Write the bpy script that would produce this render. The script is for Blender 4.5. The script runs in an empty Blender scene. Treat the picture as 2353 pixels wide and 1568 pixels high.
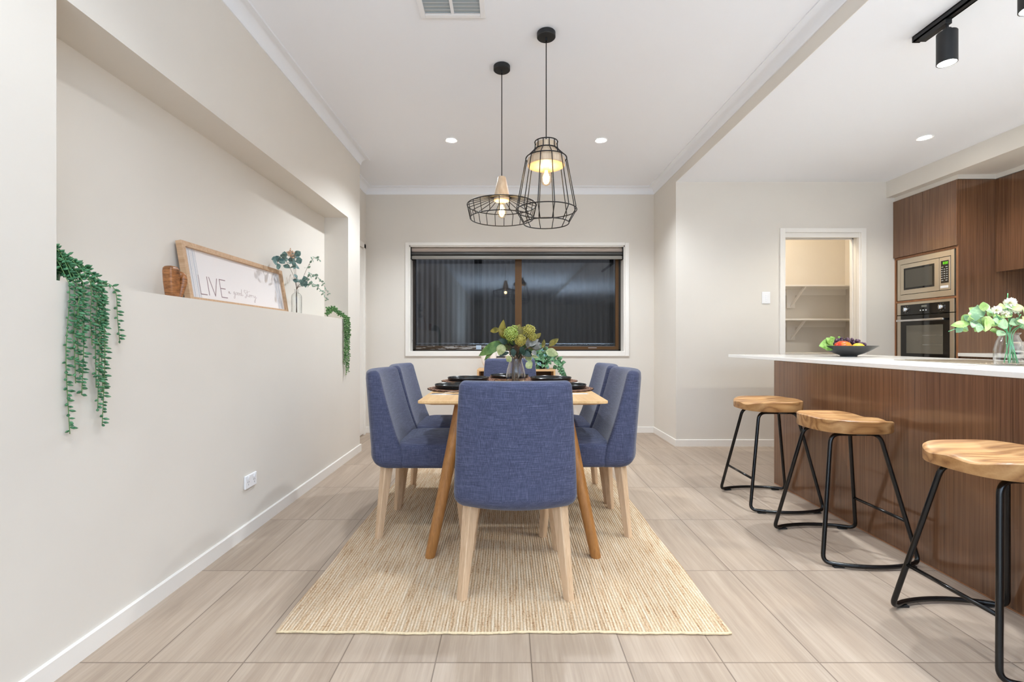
import bpy, bmesh, math, random
from mathutils import Vector, Matrix
PI = math.pi
SC = bpy.context.scene
COL = SC.collection

# ------------------------------------------------------------------ camera, world, lights, exposure
cam_d = bpy.data.cameras.new('camera')
cam_d.sensor_fit = 'HORIZONTAL'; cam_d.sensor_width = 36.0
cam_d.lens = 1100.0 / 2353.0 * 36.0
cam_d.shift_x = 0.00404
cam_d.clip_start = 0.05; cam_d.clip_end = 100
cam = bpy.data.objects.new('camera', cam_d); COL.objects.link(cam)
cam.location = (0, 0, 1.035); cam.rotation_euler = (PI / 2, 0, 0)
SC.camera = cam

W = bpy.data.worlds.new('world'); SC.world = W; W.use_nodes = True
W.node_tree.nodes['Background'].inputs[0].default_value = (0.47, 0.51, 0.57, 1)
W.node_tree.nodes['Background'].inputs[1].default_value = 0.9

SC.view_settings.view_transform = 'Standard'
SC.view_settings.look = 'None'
SC.view_settings.exposure = 1.9
SC.view_settings.gamma = 1.0
SC.view_settings.use_curve_mapping = False
try:
    SC.cycles.use_denoising = True
    SC.cycles.caustics_reflective = False
    SC.cycles.caustics_refractive = False
    SC.cycles.max_bounces = 12
    SC.cycles.diffuse_bounces = 7
    SC.cycles.glossy_bounces = 4
    SC.cycles.transparent_max_bounces = 24
    SC.cycles.sample_clamp_indirect = 4.0
    SC.cycles.blur_glossy = 0.6
except Exception:
    pass

DINING_W, KITCHEN_W, TRACK_W, PENDANT_W = 36.0, 58.0, 18.0, 0.5
WARM_WHITE = (0.92, 0.99, 1.06)
KITCHEN_WHITE = (1.0, 0.96, 0.84)


def area_light(name, loc, rot, sx, sy, watts, color):
    d = bpy.data.lights.new(name, 'AREA'); d.shape = 'RECTANGLE'
    d.size = sx; d.size_y = sy; d.energy = watts; d.color = color
    o = bpy.data.objects.new(name, d); COL.objects.link(o)
    o.location = loc; o.rotation_euler = rot
    return o


# cool fill light added on the right behind the camera, for inferred daylight
area_light('cool_daylight_fill', (4.30, -2.2, 1.35), (PI / 2, 0, PI / 2), 3.0, 2.2, 10.0, (0.74, 0.90, 1.08))
# unseen fill light added behind the camera, aimed up to bounce off the ceiling
area_light('ceiling_bounce_fill', (0.9, -3.0, 0.95), (PI, 0, 0), 4.0, 2.4, 86.0, (0.68, 0.91, 1.18))

# ------------------------------------------------------------------ materials


def lin(c):
    return tuple((v / 12.92 if v <= 0.04045 else ((v + 0.055) / 1.055) ** 2.4) for v in [x / 255.0 for x in c]) + (1.0,)


MATS = {}


def new_mat(name):
    m = bpy.data.materials.new(name); m.use_nodes = True
    nt = m.node_tree
    b = nt.nodes['Principled BSDF']
    MATS[name] = m
    return m, nt, b


def N(nt, kind, **kw):
    n = nt.nodes.new(kind)
    for k, v in kw.items():
        if k == 'ins':
            for kk, vv in v.items():
                n.inputs[kk].default_value = vv
        else:
            setattr(n, k, v)
    return n


def plain(name, rgb, rough=0.5, metal=0.0, spec=0.5, noise=0.0, nscale=40.0, bump=0.0):
    m, nt, b = new_mat(name)
    b.inputs['Base Color'].default_value = lin(rgb)
    b.inputs['Roughness'].default_value = rough
    b.inputs['Metallic'].default_value = metal
    b.inputs['Specular IOR Level'].default_value = spec
    if noise or bump:
        tc = N(nt, 'ShaderNodeTexCoord')
        nz = N(nt, 'ShaderNodeTexNoise', ins={'Scale': nscale, 'Detail': 4.0})
        nt.links.new(tc.outputs['Object'], nz.inputs['Vector'])
        if noise:
            c = lin(rgb)
            r = N(nt, 'ShaderNodeValToRGB')
            r.color_ramp.elements[0].position = 0.3; r.color_ramp.elements[1].position = 0.7
            r.color_ramp.elements[0].color = tuple(max(0, v * (1 - noise)) for v in c[:3]) + (1,)
            r.color_ramp.elements[1].color = tuple(min(1, v * (1 + noise)) for v in c[:3]) + (1,)
            nt.links.new(nz.outputs['Fac'], r.inputs['Fac'])
            nt.links.new(r.outputs['Color'], b.inputs['Base Color'])
        if bump:
            bp = N(nt, 'ShaderNodeBump', ins={'Strength': bump, 'Distance': 0.01})
            nt.links.new(nz.outputs['Fac'], bp.inputs['Height'])
            nt.links.new(bp.outputs['Normal'], b.inputs['Normal'])
    return m


def emit(name, rgb, strength):
    m, nt, b = new_mat(name)
    b.inputs['Base Color'].default_value = (0, 0, 0, 1)
    b.inputs['Emission Color'].default_value = lin(rgb)
    b.inputs['Emission Strength'].default_value = strength
    return m


def glass(name, tint=(250, 252, 251), rough=0.01, edge=0.5, base=0.03):
    m, nt, b = new_mat(name)
    nt.nodes.remove(b)
    out = nt.nodes['Material Output']
    tr = N(nt, 'ShaderNodeBsdfTransparent'); tr.inputs[0].default_value = lin(tint)
    gl = N(nt, 'ShaderNodeBsdfGlossy'); gl.inputs['Roughness'].default_value = rough
    lw = N(nt, 'ShaderNodeLayerWeight'); lw.inputs['Blend'].default_value = 0.5
    pw = N(nt, 'ShaderNodeMath', operation='POWER'); pw.inputs[1].default_value = 2.6
    mr = N(nt, 'ShaderNodeMapRange'); mr.inputs['To Min'].default_value = base; mr.inputs['To Max'].default_value = edge
    mx = N(nt, 'ShaderNodeMixShader')
    nt.links.new(lw.outputs['Facing'], pw.inputs[0])
    nt.links.new(pw.outputs[0], mr.inputs['Value'])
    nt.links.new(mr.outputs['Result'], mx.inputs[0])
    nt.links.new(tr.outputs[0], mx.inputs[1]); nt.links.new(gl.outputs[0], mx.inputs[2])
    nt.links.new(mx.outputs[0], out.inputs['Surface'])
    return m


def wood(name, dark, light, scale=(60, 60, 1.5), rough=0.4, spec=0.5, fine=3.0, bump=0.05, contrast=(0.3, 0.7), coat=0.0):
    m, nt, b = new_mat(name)
    tc = N(nt, 'ShaderNodeTexCoord')
    mp = N(nt, 'ShaderNodeMapping'); mp.inputs['Scale'].default_value = scale
    nt.links.new(tc.outputs['Object'], mp.inputs['Vector'])
    n1 = N(nt, 'ShaderNodeTexNoise', ins={'Scale': 1.0, 'Detail': 3.0, 'Roughness': 0.6, 'Distortion': 0.3})
    mp2 = N(nt, 'ShaderNodeMapping'); mp2.inputs['Scale'].default_value = tuple(s * fine for s in scale)
    nt.links.new(tc.outputs['Object'], mp2.inputs['Vector'])
    n2 = N(nt, 'ShaderNodeTexNoise', ins={'Scale': 1.0, 'Detail': 2.0, 'Roughness': 0.6})
    nt.links.new(mp.outputs[0], n1.inputs['Vector']); nt.links.new(mp2.outputs[0], n2.inputs['Vector'])
    ad = N(nt, 'ShaderNodeMix', data_type='FLOAT'); ad.inputs[0].default_value = 0.45
    nt.links.new(n1.outputs['Fac'], ad.inputs[2]); nt.links.new(n2.outputs['Fac'], ad.inputs[3])
    r = N(nt, 'ShaderNodeValToRGB')
    r.color_ramp.elements[0].position = contrast[0]; r.color_ramp.elements[1].position = contrast[1]
    r.color_ramp.elements[0].color = lin(dark); r.color_ramp.elements[1].color = lin(light)
    nt.links.new(ad.outputs[0], r.inputs['Fac'])
    nt.links.new(r.outputs['Color'], b.inputs['Base Color'])
    b.inputs['Roughness'].default_value = rough
    b.inputs['Specular IOR Level'].default_value = spec
    b.inputs['Coat Weight'].default_value = coat
    b.inputs['Coat Roughness'].default_value = 0.08
    if bump:
        bp = N(nt, 'ShaderNodeBump', ins={'Strength': bump, 'Distance': 0.004})
        nt.links.new(ad.outputs[0], bp.inputs['Height'])
        nt.links.new(bp.outputs['Normal'], b.inputs['Normal'])
    return m


def fabric(name, dark, mid, light):
    m, nt, b = new_mat(name)
    tc = N(nt, 'ShaderNodeTexCoord')

    def threads(scale):
        mp = N(nt, 'ShaderNodeMapping'); mp.inputs['Scale'].default_value = scale
        nt.links.new(tc.outputs['Object'], mp.inputs['Vector'])
        n = N(nt, 'ShaderNodeTexNoise', ins={'Scale': 1.0, 'Detail': 2.0, 'Roughness': 0.7})
        nt.links.new(mp.outputs[0], n.inputs['Vector'])
        return n
    a = threads((620, 620, 20)); c = threads((20, 20, 680))
    mx = N(nt, 'ShaderNodeMix', data_type='FLOAT'); mx.inputs[0].default_value = 0.5
    nt.links.new(a.outputs['Fac'], mx.inputs[2]); nt.links.new(c.outputs['Fac'], mx.inputs[3])
    r = N(nt, 'ShaderNodeValToRGB')
    r.color_ramp.elements[0].position = 0.34; r.color_ramp.elements[0].color = lin(dark)
    r.color_ramp.elements[1].position = 0.68; r.color_ramp.elements[1].color = lin(light)
    e = r.color_ramp.elements.new(0.5); e.color = lin(mid)
    nt.links.new(mx.outputs[0], r.inputs['Fac'])
    nt.links.new(r.outputs['Color'], b.inputs['Base Color'])
    b.inputs['Roughness'].default_value = 0.9
    b.inputs['Specular IOR Level'].default_value = 0.15
    b.inputs['Sheen Weight'].default_value = 0.25
    b.inputs['Sheen Roughness'].default_value = 0.4
    bp = N(nt, 'ShaderNodeBump', ins={'Strength': 0.35, 'Distance': 0.002})
    nt.links.new(mx.outputs[0], bp.inputs['Height'])
    nt.links.new(bp.outputs['Normal'], b.inputs['Normal'])
    return m


def floor_mat():
    m, nt, b = new_mat('floor_tile')
    tc = N(nt, 'ShaderNodeTexCoord')
    mp = N(nt, 'ShaderNodeMapping'); mp.inputs['Location'].default_value = (-0.0756, -1.5397 + 0.6158 * 20, 0)
    mp.inputs['Location'].default_value = (-0.0756 + 0.3086 * 40, -1.5397 + 0.6158 * 20, 0)
    nt.links.new(tc.outputs['Object'], mp.inputs['Vector'])
    br = N(nt, 'ShaderNodeTexBrick', offset=0.0, squash=1.0)
    br.inputs['Color1'].default_value = (0, 0, 0, 1); br.inputs['Color2'].default_value = (1, 1, 1, 1)
    br.inputs['Mortar'].default_value = (0.5, 0.5, 0.5, 1)
    br.inputs['Scale'].default_value = 1.0; br.inputs['Mortar Size'].default_value = 0.0022
    br.inputs['Mortar Smooth'].default_value = 0.1
    br.inputs['Brick Width'].default_value = 0.3086; br.inputs['Row Height'].default_value = 0.6158
    nt.links.new(mp.outputs[0], br.inputs['Vector'])
    rnd = N(nt, 'ShaderNodeSeparateColor'); nt.links.new(br.outputs['Color'], rnd.inputs[0])
    mul = N(nt, 'ShaderNodeMath', operation='MULTIPLY'); mul.inputs[1].default_value = 37.0
    nt.links.new(rnd.outputs[0], mul.inputs[0])

    def grain(sc, det, dist=0.6):
        g = N(nt, 'ShaderNodeMapping'); g.inputs['Scale'].default_value = sc
        nt.links.new(tc.outputs['Object'], g.inputs['Vector'])
        n = N(nt, 'ShaderNodeTexNoise', noise_dimensions='4D', ins={'Scale': 1.0, 'Detail': det, 'Roughness': 0.62, 'Distortion': dist})
        nt.links.new(g.outputs[0], n.inputs['Vector']); nt.links.new(mul.outputs[0], n.inputs['W'])
        return n
    g1 = grain((13, 1.3, 1), 4.0); g2 = grain((95, 3.0, 1), 3.0, 0.2)
    mx = N(nt, 'ShaderNodeMix', data_type='FLOAT'); mx.inputs[0].default_value = 0.38
    nt.links.new(g1.outputs['Fac'], mx.inputs[2]); nt.links.new(g2.outputs['Fac'], mx.inputs[3])
    r = N(nt, 'ShaderNodeValToRGB')
    r.color_ramp.elements[0].position = 0.22; r.color_ramp.elements[0].color = lin(FLOOR_C[0])
    r.color_ramp.elements[1].position = 0.78; r.color_ramp.elements[1].color = lin(FLOOR_C[2])
    e = r.color_ramp.elements.new(0.5); e.color = lin(FLOOR_C[1])
    nt.links.new(mx.outputs[0], r.inputs['Fac'])
    # small per tile tone shift
    hv = N(nt, 'ShaderNodeHueSaturation')
    mr = N(nt, 'ShaderNodeMapRange'); mr.inputs['To Min'].default_value = 0.94; mr.inputs['To Max'].default_value = 1.05
    nt.links.new(rnd.outputs[0], mr.inputs['Value']); nt.links.new(mr.outputs[0], hv.inputs['Value'])
    nt.links.new(r.outputs['Color'], hv.inputs['Color'])
    gm = N(nt, 'ShaderNodeMix', data_type='RGBA'); gm.inputs[7].default_value = lin((128, 112, 98))
    nt.links.new(br.outputs['Fac'], gm.inputs[0]); nt.links.new(hv.outputs[0], gm.inputs[6])
    nt.links.new(gm.outputs[2], b.inputs['Base Color'])
    b.inputs['Roughness'].default_value = 0.42
    b.inputs['Specular IOR Level'].default_value = 0.35
    inv = N(nt, 'ShaderNodeMath', operation='SUBTRACT'); inv.inputs[0].default_value = 1.0
    nt.links.new(br.outputs['Fac'], inv.inputs[1])
    bp = N(nt, 'ShaderNodeBump', ins={'Strength': 0.4, 'Distance': 0.002})
    nt.links.new(inv.outputs[0], bp.inputs['Height'])
    nt.links.new(bp.outputs['Normal'], b.inputs['Normal'])
    return m


def jute_mat(name='jute_weave', edge=False):
    m, nt, b = new_mat(name)
    tc = N(nt, 'ShaderNodeTexCoord')
    # rows run along y (x for the end braid), each row a little chain
    row = N(nt, 'ShaderNodeTexWave', wave_type='BANDS', bands_direction='X', wave_profile='SIN',
            ins={'Scale': 0.314 * 115 / 3.14 if not edge else 1.0, 'Distortion': 0.6, 'Detail': 2.0, 'Detail Scale': 2.0})
    row.inputs['Scale'].default_value = 27.0 if not edge else 2.0
    nt.links.new(tc.outputs['Object'], row.inputs['Vector'])
    mp = N(nt, 'ShaderNodeMapping'); mp.inputs['Scale'].default_value = (85, 5, 1) if not edge else (40, 40, 40)
    nt.links.new(tc.outputs['Object'], mp.inputs['Vector'])
    n1 = N(nt, 'ShaderNodeTexNoise', ins={'Scale': 1.0, 'Detail': 4.0, 'Roughness': 0.75})
    nt.links.new(mp.outputs[0], n1.inputs['Vector'])
    mp2 = N(nt, 'ShaderNodeMapping'); mp2.inputs['Scale'].default_value = (150, 95, 1)
    nt.links.new(tc.outputs['Object'], mp2.inputs['Vector'])
    n2 = N(nt, 'ShaderNodeTexNoise', ins={'Scale': 1.0, 'Detail': 3.0, 'Roughness': 0.7})
    nt.links.new(mp2.outputs[0], n2.inputs['Vector'])
    mx = N(nt, 'ShaderNodeMix', data_type='FLOAT'); mx.inputs[0].default_value = 0.4
    nt.links.new(n1.outputs['Fac'], mx.inputs[2]); nt.links.new(n2.outputs['Fac'], mx.inputs[3])
    r = N(nt, 'ShaderNodeValToRGB')
    r.color_ramp.elements[0].position = 0.34; r.color_ramp.elements[0].color = lin((150, 106, 70))
    r.color_ramp.elements[1].position = 0.64; r.color_ramp.elements[1].color = lin((238, 224, 202))
    e = r.color_ramp.elements.new(0.46); e.color = lin((216, 188, 154))
    nt.links.new(mx.outputs[0], r.inputs['Fac'])
    mul = N(nt, 'ShaderNodeMix', data_type='RGBA', blend_type='MULTIPLY'); mul.inputs[0].default_value = 1.0 if not edge else 0.0
    rr = N(nt, 'ShaderNodeValToRGB')
    rr.color_ramp.elements[0].position = 0.0; rr.color_ramp.elements[0].color = (0.70, 0.66, 0.60, 1)
    rr.color_ramp.elements[1].position = 0.55; rr.color_ramp.elements[1].color = (1, 1, 1, 1)
    nt.links.new(row.outputs['Fac'], rr.inputs['Fac'])
    nt.links.new(r.outputs['Color'], mul.inputs[6]); nt.links.new(rr.outputs['Color'], mul.inputs[7])
    nt.links.new(mul.outputs[2], b.inputs['Base Color'])
    b.inputs['Roughness'].default_value = 0.95; b.inputs['Specular IOR Level'].default_value = 0.1
    ad = N(nt, 'ShaderNodeMath', operation='ADD')
    nt.links.new(row.outputs['Fac'], ad.inputs[0]); nt.links.new(n2.outputs['Fac'], ad.inputs[1])
    bp = N(nt, 'ShaderNodeBump', ins={'Strength': 0.7, 'Distance': 0.004})
    nt.links.new(ad.outputs[0], bp.inputs['Height']); nt.links.new(bp.outputs['Normal'], b.inputs['Normal'])
    return m


def seagrass_mat():
    m, nt, b = new_mat('seagrass_braid')
    tc = N(nt, 'ShaderNodeTexCoord')
    wv = N(nt, 'ShaderNodeTexWave', wave_type='RINGS', rings_direction='Z', ins={'Scale': 22.0, 'Distortion': 1.5, 'Detail': 2.0, 'Detail Scale': 12.0})
    nt.links.new(tc.outputs['Object'], wv.inputs['Vector'])
    nz = N(nt, 'ShaderNodeTexNoise', ins={'Scale': 170.0, 'Detail': 3.0})
    nt.links.new(tc.outputs['Object'], nz.inputs['Vector'])
    mx = N(nt, 'ShaderNodeMix', data_type='FLOAT'); mx.inputs[0].default_value = 0.6
    nt.links.new(wv.outputs['Fac'], mx.inputs[2]); nt.links.new(nz.outputs['Fac'], mx.inputs[3])
    r = N(nt, 'ShaderNodeValToRGB')
    r.color_ramp.elements[0].position = 0.3; r.color_ramp.elements[0].color = lin((64, 40, 28))
    r.color_ramp.elements[1].position = 0.75; r.color_ramp.elements[1].color = lin((156, 112, 84))
    nt.links.new(mx.outputs[0], r.inputs['Fac']); nt.links.new(r.outputs['Color'], b.inputs['Base Color'])
    b.inputs['Roughness'].default_value = 0.85
    bp = N(nt, 'ShaderNodeBump', ins={'Strength': 0.9, 'Distance': 0.004})
    nt.links.new(mx.outputs[0], bp.inputs['Height']); nt.links.new(bp.outputs['Normal'], b.inputs['Normal'])
    return m


def seat_wood():
    m, nt, b = new_mat('elm_seat')
    tc = N(nt, 'ShaderNodeTexCoord')
    mp = N(nt, 'ShaderNodeMapping'); mp.inputs['Scale'].default_value = (1.6, 10.0, 10.0)
    nt.links.new(tc.outputs['Object'], mp.inputs['Vector'])
    nz = N(nt, 'ShaderNodeTexNoise', ins={'Scale': 1.0, 'Detail': 1.5, 'Roughness': 0.5})
    nt.links.new(mp.outputs[0], nz.inputs['Vector'])
    mu = N(nt, 'ShaderNodeMath', operation='MULTIPLY'); mu.inputs[1].default_value = 13.0
    nt.links.new(nz.outputs['Fac'], mu.inputs[0])
    fr = N(nt, 'ShaderNodeMath', operation='PINGPONG'); fr.inputs[1].default_value = 1.0
    nt.links.new(mu.outputs[0], fr.inputs[0])
    mp2 = N(nt, 'ShaderNodeMapping'); mp2.inputs['Scale'].default_value = (6, 160, 160)
    nt.links.new(tc.outputs['Object'], mp2.inputs['Vector'])
    n2 = N(nt, 'ShaderNodeTexNoise', ins={'Scale': 1.0, 'Detail': 2.0})
    nt.links.new(mp2.outputs[0], n2.inputs['Vector'])
    mx = N(nt, 'ShaderNodeMix', data_type='FLOAT'); mx.inputs[0].default_value = 0.35
    nt.links.new(fr.outputs[0], mx.inputs[2]); nt.links.new(n2.outputs['Fac'], mx.inputs[3])
    r = N(nt, 'ShaderNodeValToRGB')
    r.color_ramp.elements[0].position = 0.1; r.color_ramp.elements[0].color = lin((126, 84, 48))
    r.color_ramp.elements[1].position = 0.85; r.color_ramp.elements[1].color = lin((188, 146, 98))
    e = r.color_ramp.elements.new(0.4); e.color = lin((164, 120, 74))
    nt.links.new(mx.outputs[0], r.inputs['Fac']); nt.links.new(r.outputs['Color'], b.inputs['Base Color'])
    b.inputs['Roughness'].default_value = 0.38
    return m


def two_tone(name, c1, c2, scale, rough=0.5, spec=0.4, lo=0.4, hi=0.6, coords='Object'):
    m, nt, b = new_mat(name)
    tc = N(nt, 'ShaderNodeTexCoord')
    mp = N(nt, 'ShaderNodeMapping'); mp.inputs['Scale'].default_value = scale
    nz = N(nt, 'ShaderNodeTexNoise', ins={'Scale': 1.0, 'Detail': 4.0, 'Roughness': 0.6})
    nt.links.new(tc.outputs[coords], mp.inputs['Vector']); nt.links.new(mp.outputs[0], nz.inputs['Vector'])
    r = N(nt, 'ShaderNodeValToRGB')
    r.color_ramp.elements[0].position = lo; r.color_ramp.elements[0].color = lin(c1)
    r.color_ramp.elements[1].position = hi; r.color_ramp.elements[1].color = lin(c2)
    nt.links.new(nz.outputs['Fac'], r.inputs['Fac']); nt.links.new(r.outputs['Color'], b.inputs['Base Color'])
    b.inputs['Roughness'].default_value = rough; b.inputs['Specular IOR Level'].default_value = spec
    return m


FLOOR_C = ((146, 127, 110), (174, 156, 138), (198, 182, 165))
M_WALL = plain('wall_paint', (224, 218, 209), 0.75, spec=0.2, noise=0.012, nscale=3.0)
M_CEIL = plain('ceiling_paint', (243, 245, 250), 0.85, spec=0.15)
M_CORNICE = plain('cornice_paint', (240, 242, 246), 0.6, spec=0.25)
M_TRIM = plain('trim_gloss_paint', (238, 234, 228), 0.35, spec=0.45)
M_FLOOR = floor_mat()
M_WALNUT = wood('walnut_veneer', (68, 46, 32), (138, 98, 70), (70, 70, 0.9), rough=0.2, spec=0.5, fine=3.4, bump=0.0, contrast=(0.26, 0.74), coat=0.5)
M_WALNUT_EDGE = wood('walnut_edging', (128, 84, 54), (160, 110, 74), (40, 40, 4), rough=0.4, bump=0.0)
M_OAKTOP = wood('pale_oak_top', (214, 168, 112), (236, 200, 148), (30, 2.0, 30), rough=0.35, fine=4.0, bump=0.02)
M_OAKLEG = wood('amber_oak', (140, 92, 44), (180, 126, 70), (60, 60, 4), rough=0.38, fine=3.0, bump=0.03)
M_LEG = wood('limed_oak', (192, 158, 124), (226, 198, 166), (80, 80, 5), rough=0.45, fine=3.0, bump=0.04)
M_SEATW = seat_wood()
M_FRAMEW = wood('ash_frame', (182, 144, 108), (212, 178, 144), (60, 4, 60), rough=0.5, fine=3.0, bump=0.03)
M_CONSOLE = wood('console_oak', (206, 160, 108), (230, 190, 140), (4, 40, 40), rough=0.45, bump=0.02)
M_PENDW = wood('pale_pine', (206, 176, 142), (232, 210, 182), (50, 50, 8), rough=0.5, fine=2.0, bump=0.03)
M_SCULPT = wood('burl_wood', (92, 54, 28), (178, 118, 70), (16, 16, 60), rough=0.28, fine=2.0, bump=0.03, contrast=(0.32, 0.6))
M_FABRIC = fabric('slate_blue_weave', (54, 58, 78), (75, 80, 105), (108, 113, 140))
M_BLACK = plain('black_powdercoat', (9, 9, 10), 0.2, spec=0.5)
M_MATTBLACK = plain('matt_black', (24, 25, 27), 0.5)
M_WIRE = plain('black_wire', (13, 12, 12), 0.45)
M_PLATE = plain('black_stoneware', (26, 30, 33), 0.22, spec=0.5, noise=0.15, nscale=60)
M_BOWL = plain('charcoal_ceramic', (62, 63, 64), 0.35, spec=0.4, noise=0.12, nscale=25)
M_STEEL = plain('stainless_steel', (206, 194, 176), 0.3, metal=0.85)
M_STEELHI = plain('polished_steel', (220, 220, 222), 0.14, metal=1.0)
M_OVENBLK = plain('oven_black_glass', (12, 12, 13), 0.06, spec=0.6)
M_OVENWIN = plain('oven_window_tint', (104, 100, 90), 0.08, spec=0.6)
M_MWWIN = plain('microwave_window_tint', (78, 75, 68), 0.12, spec=0.5)
M_STONE = plain('white_quartz', (236, 235, 232), 0.18, spec=0.5, noise=0.02, nscale=220)
M_PLASTIC = plain('white_plastic', (240, 240, 242), 0.3, spec=0.4)
M_GREYSLOT = plain('grey_slot', (120, 120, 124), 0.6)
M_BRONZE = plain('bronze_aluminium', (84, 54, 14), 0.4, metal=0.3)
M_BRONZEDK = plain('dark_bronze', (34, 24, 14), 0.4, metal=0.2)
M_PEEL = two_tone('peeling_film_on_bronze', (58, 40, 20), (150, 146, 142), (9, 9, 60), 0.5, lo=0.5, hi=0.56)
M_SCREENFR = plain('charcoal_aluminium', (36, 37, 41), 0.45, metal=0.2)
M_TRACKGREY = plain('pale_aluminium', (176, 190, 204), 0.4, metal=0.3)
M_FENCE = plain('charcoal_corrugated_steel', (76, 76, 79), 0.45, spec=0.4)
M_GROUND = plain('outside_ground', (70, 66, 60), 0.9)
M_BLINDF = plain('taupe_blind_fabric', (176, 162, 152), 0.8, spec=0.15)
M_BLINDD = plain('dark_blind_tube', (66, 64, 62), 0.35)
M_BLINDB = plain('grey_blind_rail', (138, 134, 128), 0.4)
M_SIGN = plain('sign_canvas', (232, 226, 224), 0.8, spec=0.1)
M_SIGNINK = plain('sign_plum_ink', (150, 126, 128), 0.8)
M_SIGNTHIN = plain('sign_script_ink', (184, 164, 162), 0.8)
M_SIGNSTRIPE = plain('sign_grey_stripe', (190, 192, 200), 0.8)
M_CERAMIC = plain('white_ceramic', (240, 230, 220), 0.5)
M_VINE = two_tone('succulent_green', (40, 92, 58), (92, 148, 104), (60, 60, 60), 0.45, 0.4)
M_VINESTEM = plain('vine_stem_green', (110, 150, 90), 0.6)
M_VINE2 = two_tone('string_leaf_green', (52, 92, 48), (104, 150, 84), (60, 60, 60), 0.5)
M_EUC = two_tone('eucalyptus_blue_green', (72, 104, 102), (118, 148, 140), (50, 50, 50), 0.55)
M_EUCS = two_tone('eucalyptus_sprig', (104, 132, 112), (150, 172, 150), (60, 60, 60), 0.55)
M_BLUSH = plain('blush_dried_flower', (214, 176, 146), 0.8)
M_TWIG = plain('brown_twig', (92, 74, 58), 0.7)
M_LGREEN = two_tone('leaf_mid_green', (70, 108, 50), (112, 146, 78), (25, 25, 25), 0.45)
M_LOLIVE = two_tone('leaf_olive', (92, 88, 24), (142, 130, 52), (25, 25, 25), 0.45)
M_LDARK = two_tone('leaf_dark_teal', (24, 44, 36), (46, 76, 66), (30, 30, 30), 0.4)
M_LGREY = two_tone('leaf_silver_grey', (116, 120, 116), (166, 168, 166), (30, 30, 30), 0.6)
M_LPALE = two_tone('leaf_pale_green', (142, 160, 110), (190, 200, 152), (30, 30, 30), 0.5)
M_LIVY = two_tone('ivy_green', (50, 96, 62), (108, 152, 108), (30, 30, 30), 0.5)
M_LBLUE = two_tone('leaf_ice_blue', (96, 140, 150), (150, 188, 196), (30, 30, 30), 0.5)
M_LIME = two_tone('lime_blossom', (136, 160, 66), (186, 204, 118), (60, 60, 60), 0.6)
M_YELLOW = two_tone('yellow_green_blossom', (150, 148, 66), (196, 190, 106), (60, 60, 60), 0.6)
M_LFRESH = two_tone('fresh_leaf_green', (128, 158, 84), (184, 208, 140), (18, 18, 18), 0.45)
M_LSAGE = two_tone('sage_leaf', (100, 134, 100), (156, 184, 144), (18, 18, 18), 0.45)
M_PETAL = plain('white_petal', (236, 230, 220), 0.6)
M_STEMG = plain('green_stem', (76, 150, 96), 0.5)
M_GLASS = glass('clear_glass', (253, 254, 254), 0.02, 0.85, 0.03)
M_PANE = glass('window_glass', (222, 222, 222), 0.0, 0.6, 0.034)
M_BULBG = glass('bulb_glass', (255, 248, 236), 0.01, 0.5, 0.03)
M_FIL = emit('glowing_filament', (255, 216, 150), 14.0)
M_LED = emit('downlight_glow', (255, 250, 240), 28.0)
M_SPOTLED = emit('spotlight_glow', (255, 248, 236), 22.0)
M_DISPLAY = emit('green_digits', (120, 235, 30), 0.6)
M_GRAPE = two_tone('grape_skin', (44, 26, 44), (112, 82, 110), (60, 60, 60), 0.35, 0.5)
M_MANGO = two_tone('mango_skin', (214, 56, 30), (240, 158, 60), (14, 14, 14), 0.3, 0.5, 0.42, 0.62)
M_LEMON = plain('yellow_fruit_skin', (240, 208, 70), 0.35, noise=0.06, nscale=40)
M_BROWNBALL = plain('brown_wood_bead', (150, 104, 72), 0.5, noise=0.1)
M_DARKIN = plain('cabinet_interior', (92, 76, 62), 0.6)
M_CUPDARK = plain('black_candle_lid', (30, 30, 36), 0.4)

# ------------------------------------------------------------------ mesh helpers


def BM():
    return bmesh.new()


def obj(name, bm, mat, parent=None, smooth=False, loc=None, angle=None):
    me = bpy.data.meshes.new(name)
    bmesh.ops.recalc_face_normals(bm, faces=bm.faces)
    bm.to_mesh(me); bm.free()
    if smooth:
        for p in me.polygons:
            p.use_smooth = True
        if angle:
            try:
                me.set_sharp_from_angle(angle=math.radians(angle))
            except Exception:
                pass
    o = bpy.data.objects.new(name, me); COL.objects.link(o)
    if mat is not None:
        me.materials.append(mat)
    if parent is not None:
        o.parent = parent
    if loc is not None:
        o.location = loc
    return o


def thing(name, label, cat, loc=(0, 0, 0), rz=0.0, group=None):
    o = bpy.data.objects.new(name, None); COL.objects.link(o)
    o.location = loc; o.rotation_euler = (0, 0, rz)
    o.empty_display_size = 0.1
    return tag(o, label, cat, group)


def tag(o, label, cat, group=None, kind=None):
    o['label'] = label; o['category'] = cat
    if group: o['group'] = group
    if kind: o['kind'] = kind
    return o


def struct(name, bm, mat, label=None, cat=None, smooth=False, angle=None):
    o = obj(name, bm, mat, None, smooth, None, angle)
    o['kind'] = 'structure'
    if label: o['label'] = label
    if cat: o['category'] = cat
    return o


def sthing(name, label, cat, loc=(0, 0, 0)):
    o = thing(name, label, cat, loc); o['kind'] = 'structure'
    return o


def dup(root, loc, rz=0.0, label=None, group=None):
    r = root.copy(); COL.objects.link(r); r.location = loc; r.rotation_euler = (0, 0, rz)
    if label: r['label'] = label
    if group: r['group'] = group
    for ch in list(root.children):
        c = ch.copy(); COL.objects.link(c); c.parent = r
        for g in list(ch.children):
            d = g.copy(); COL.objects.link(d); d.parent = c
    return r


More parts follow.
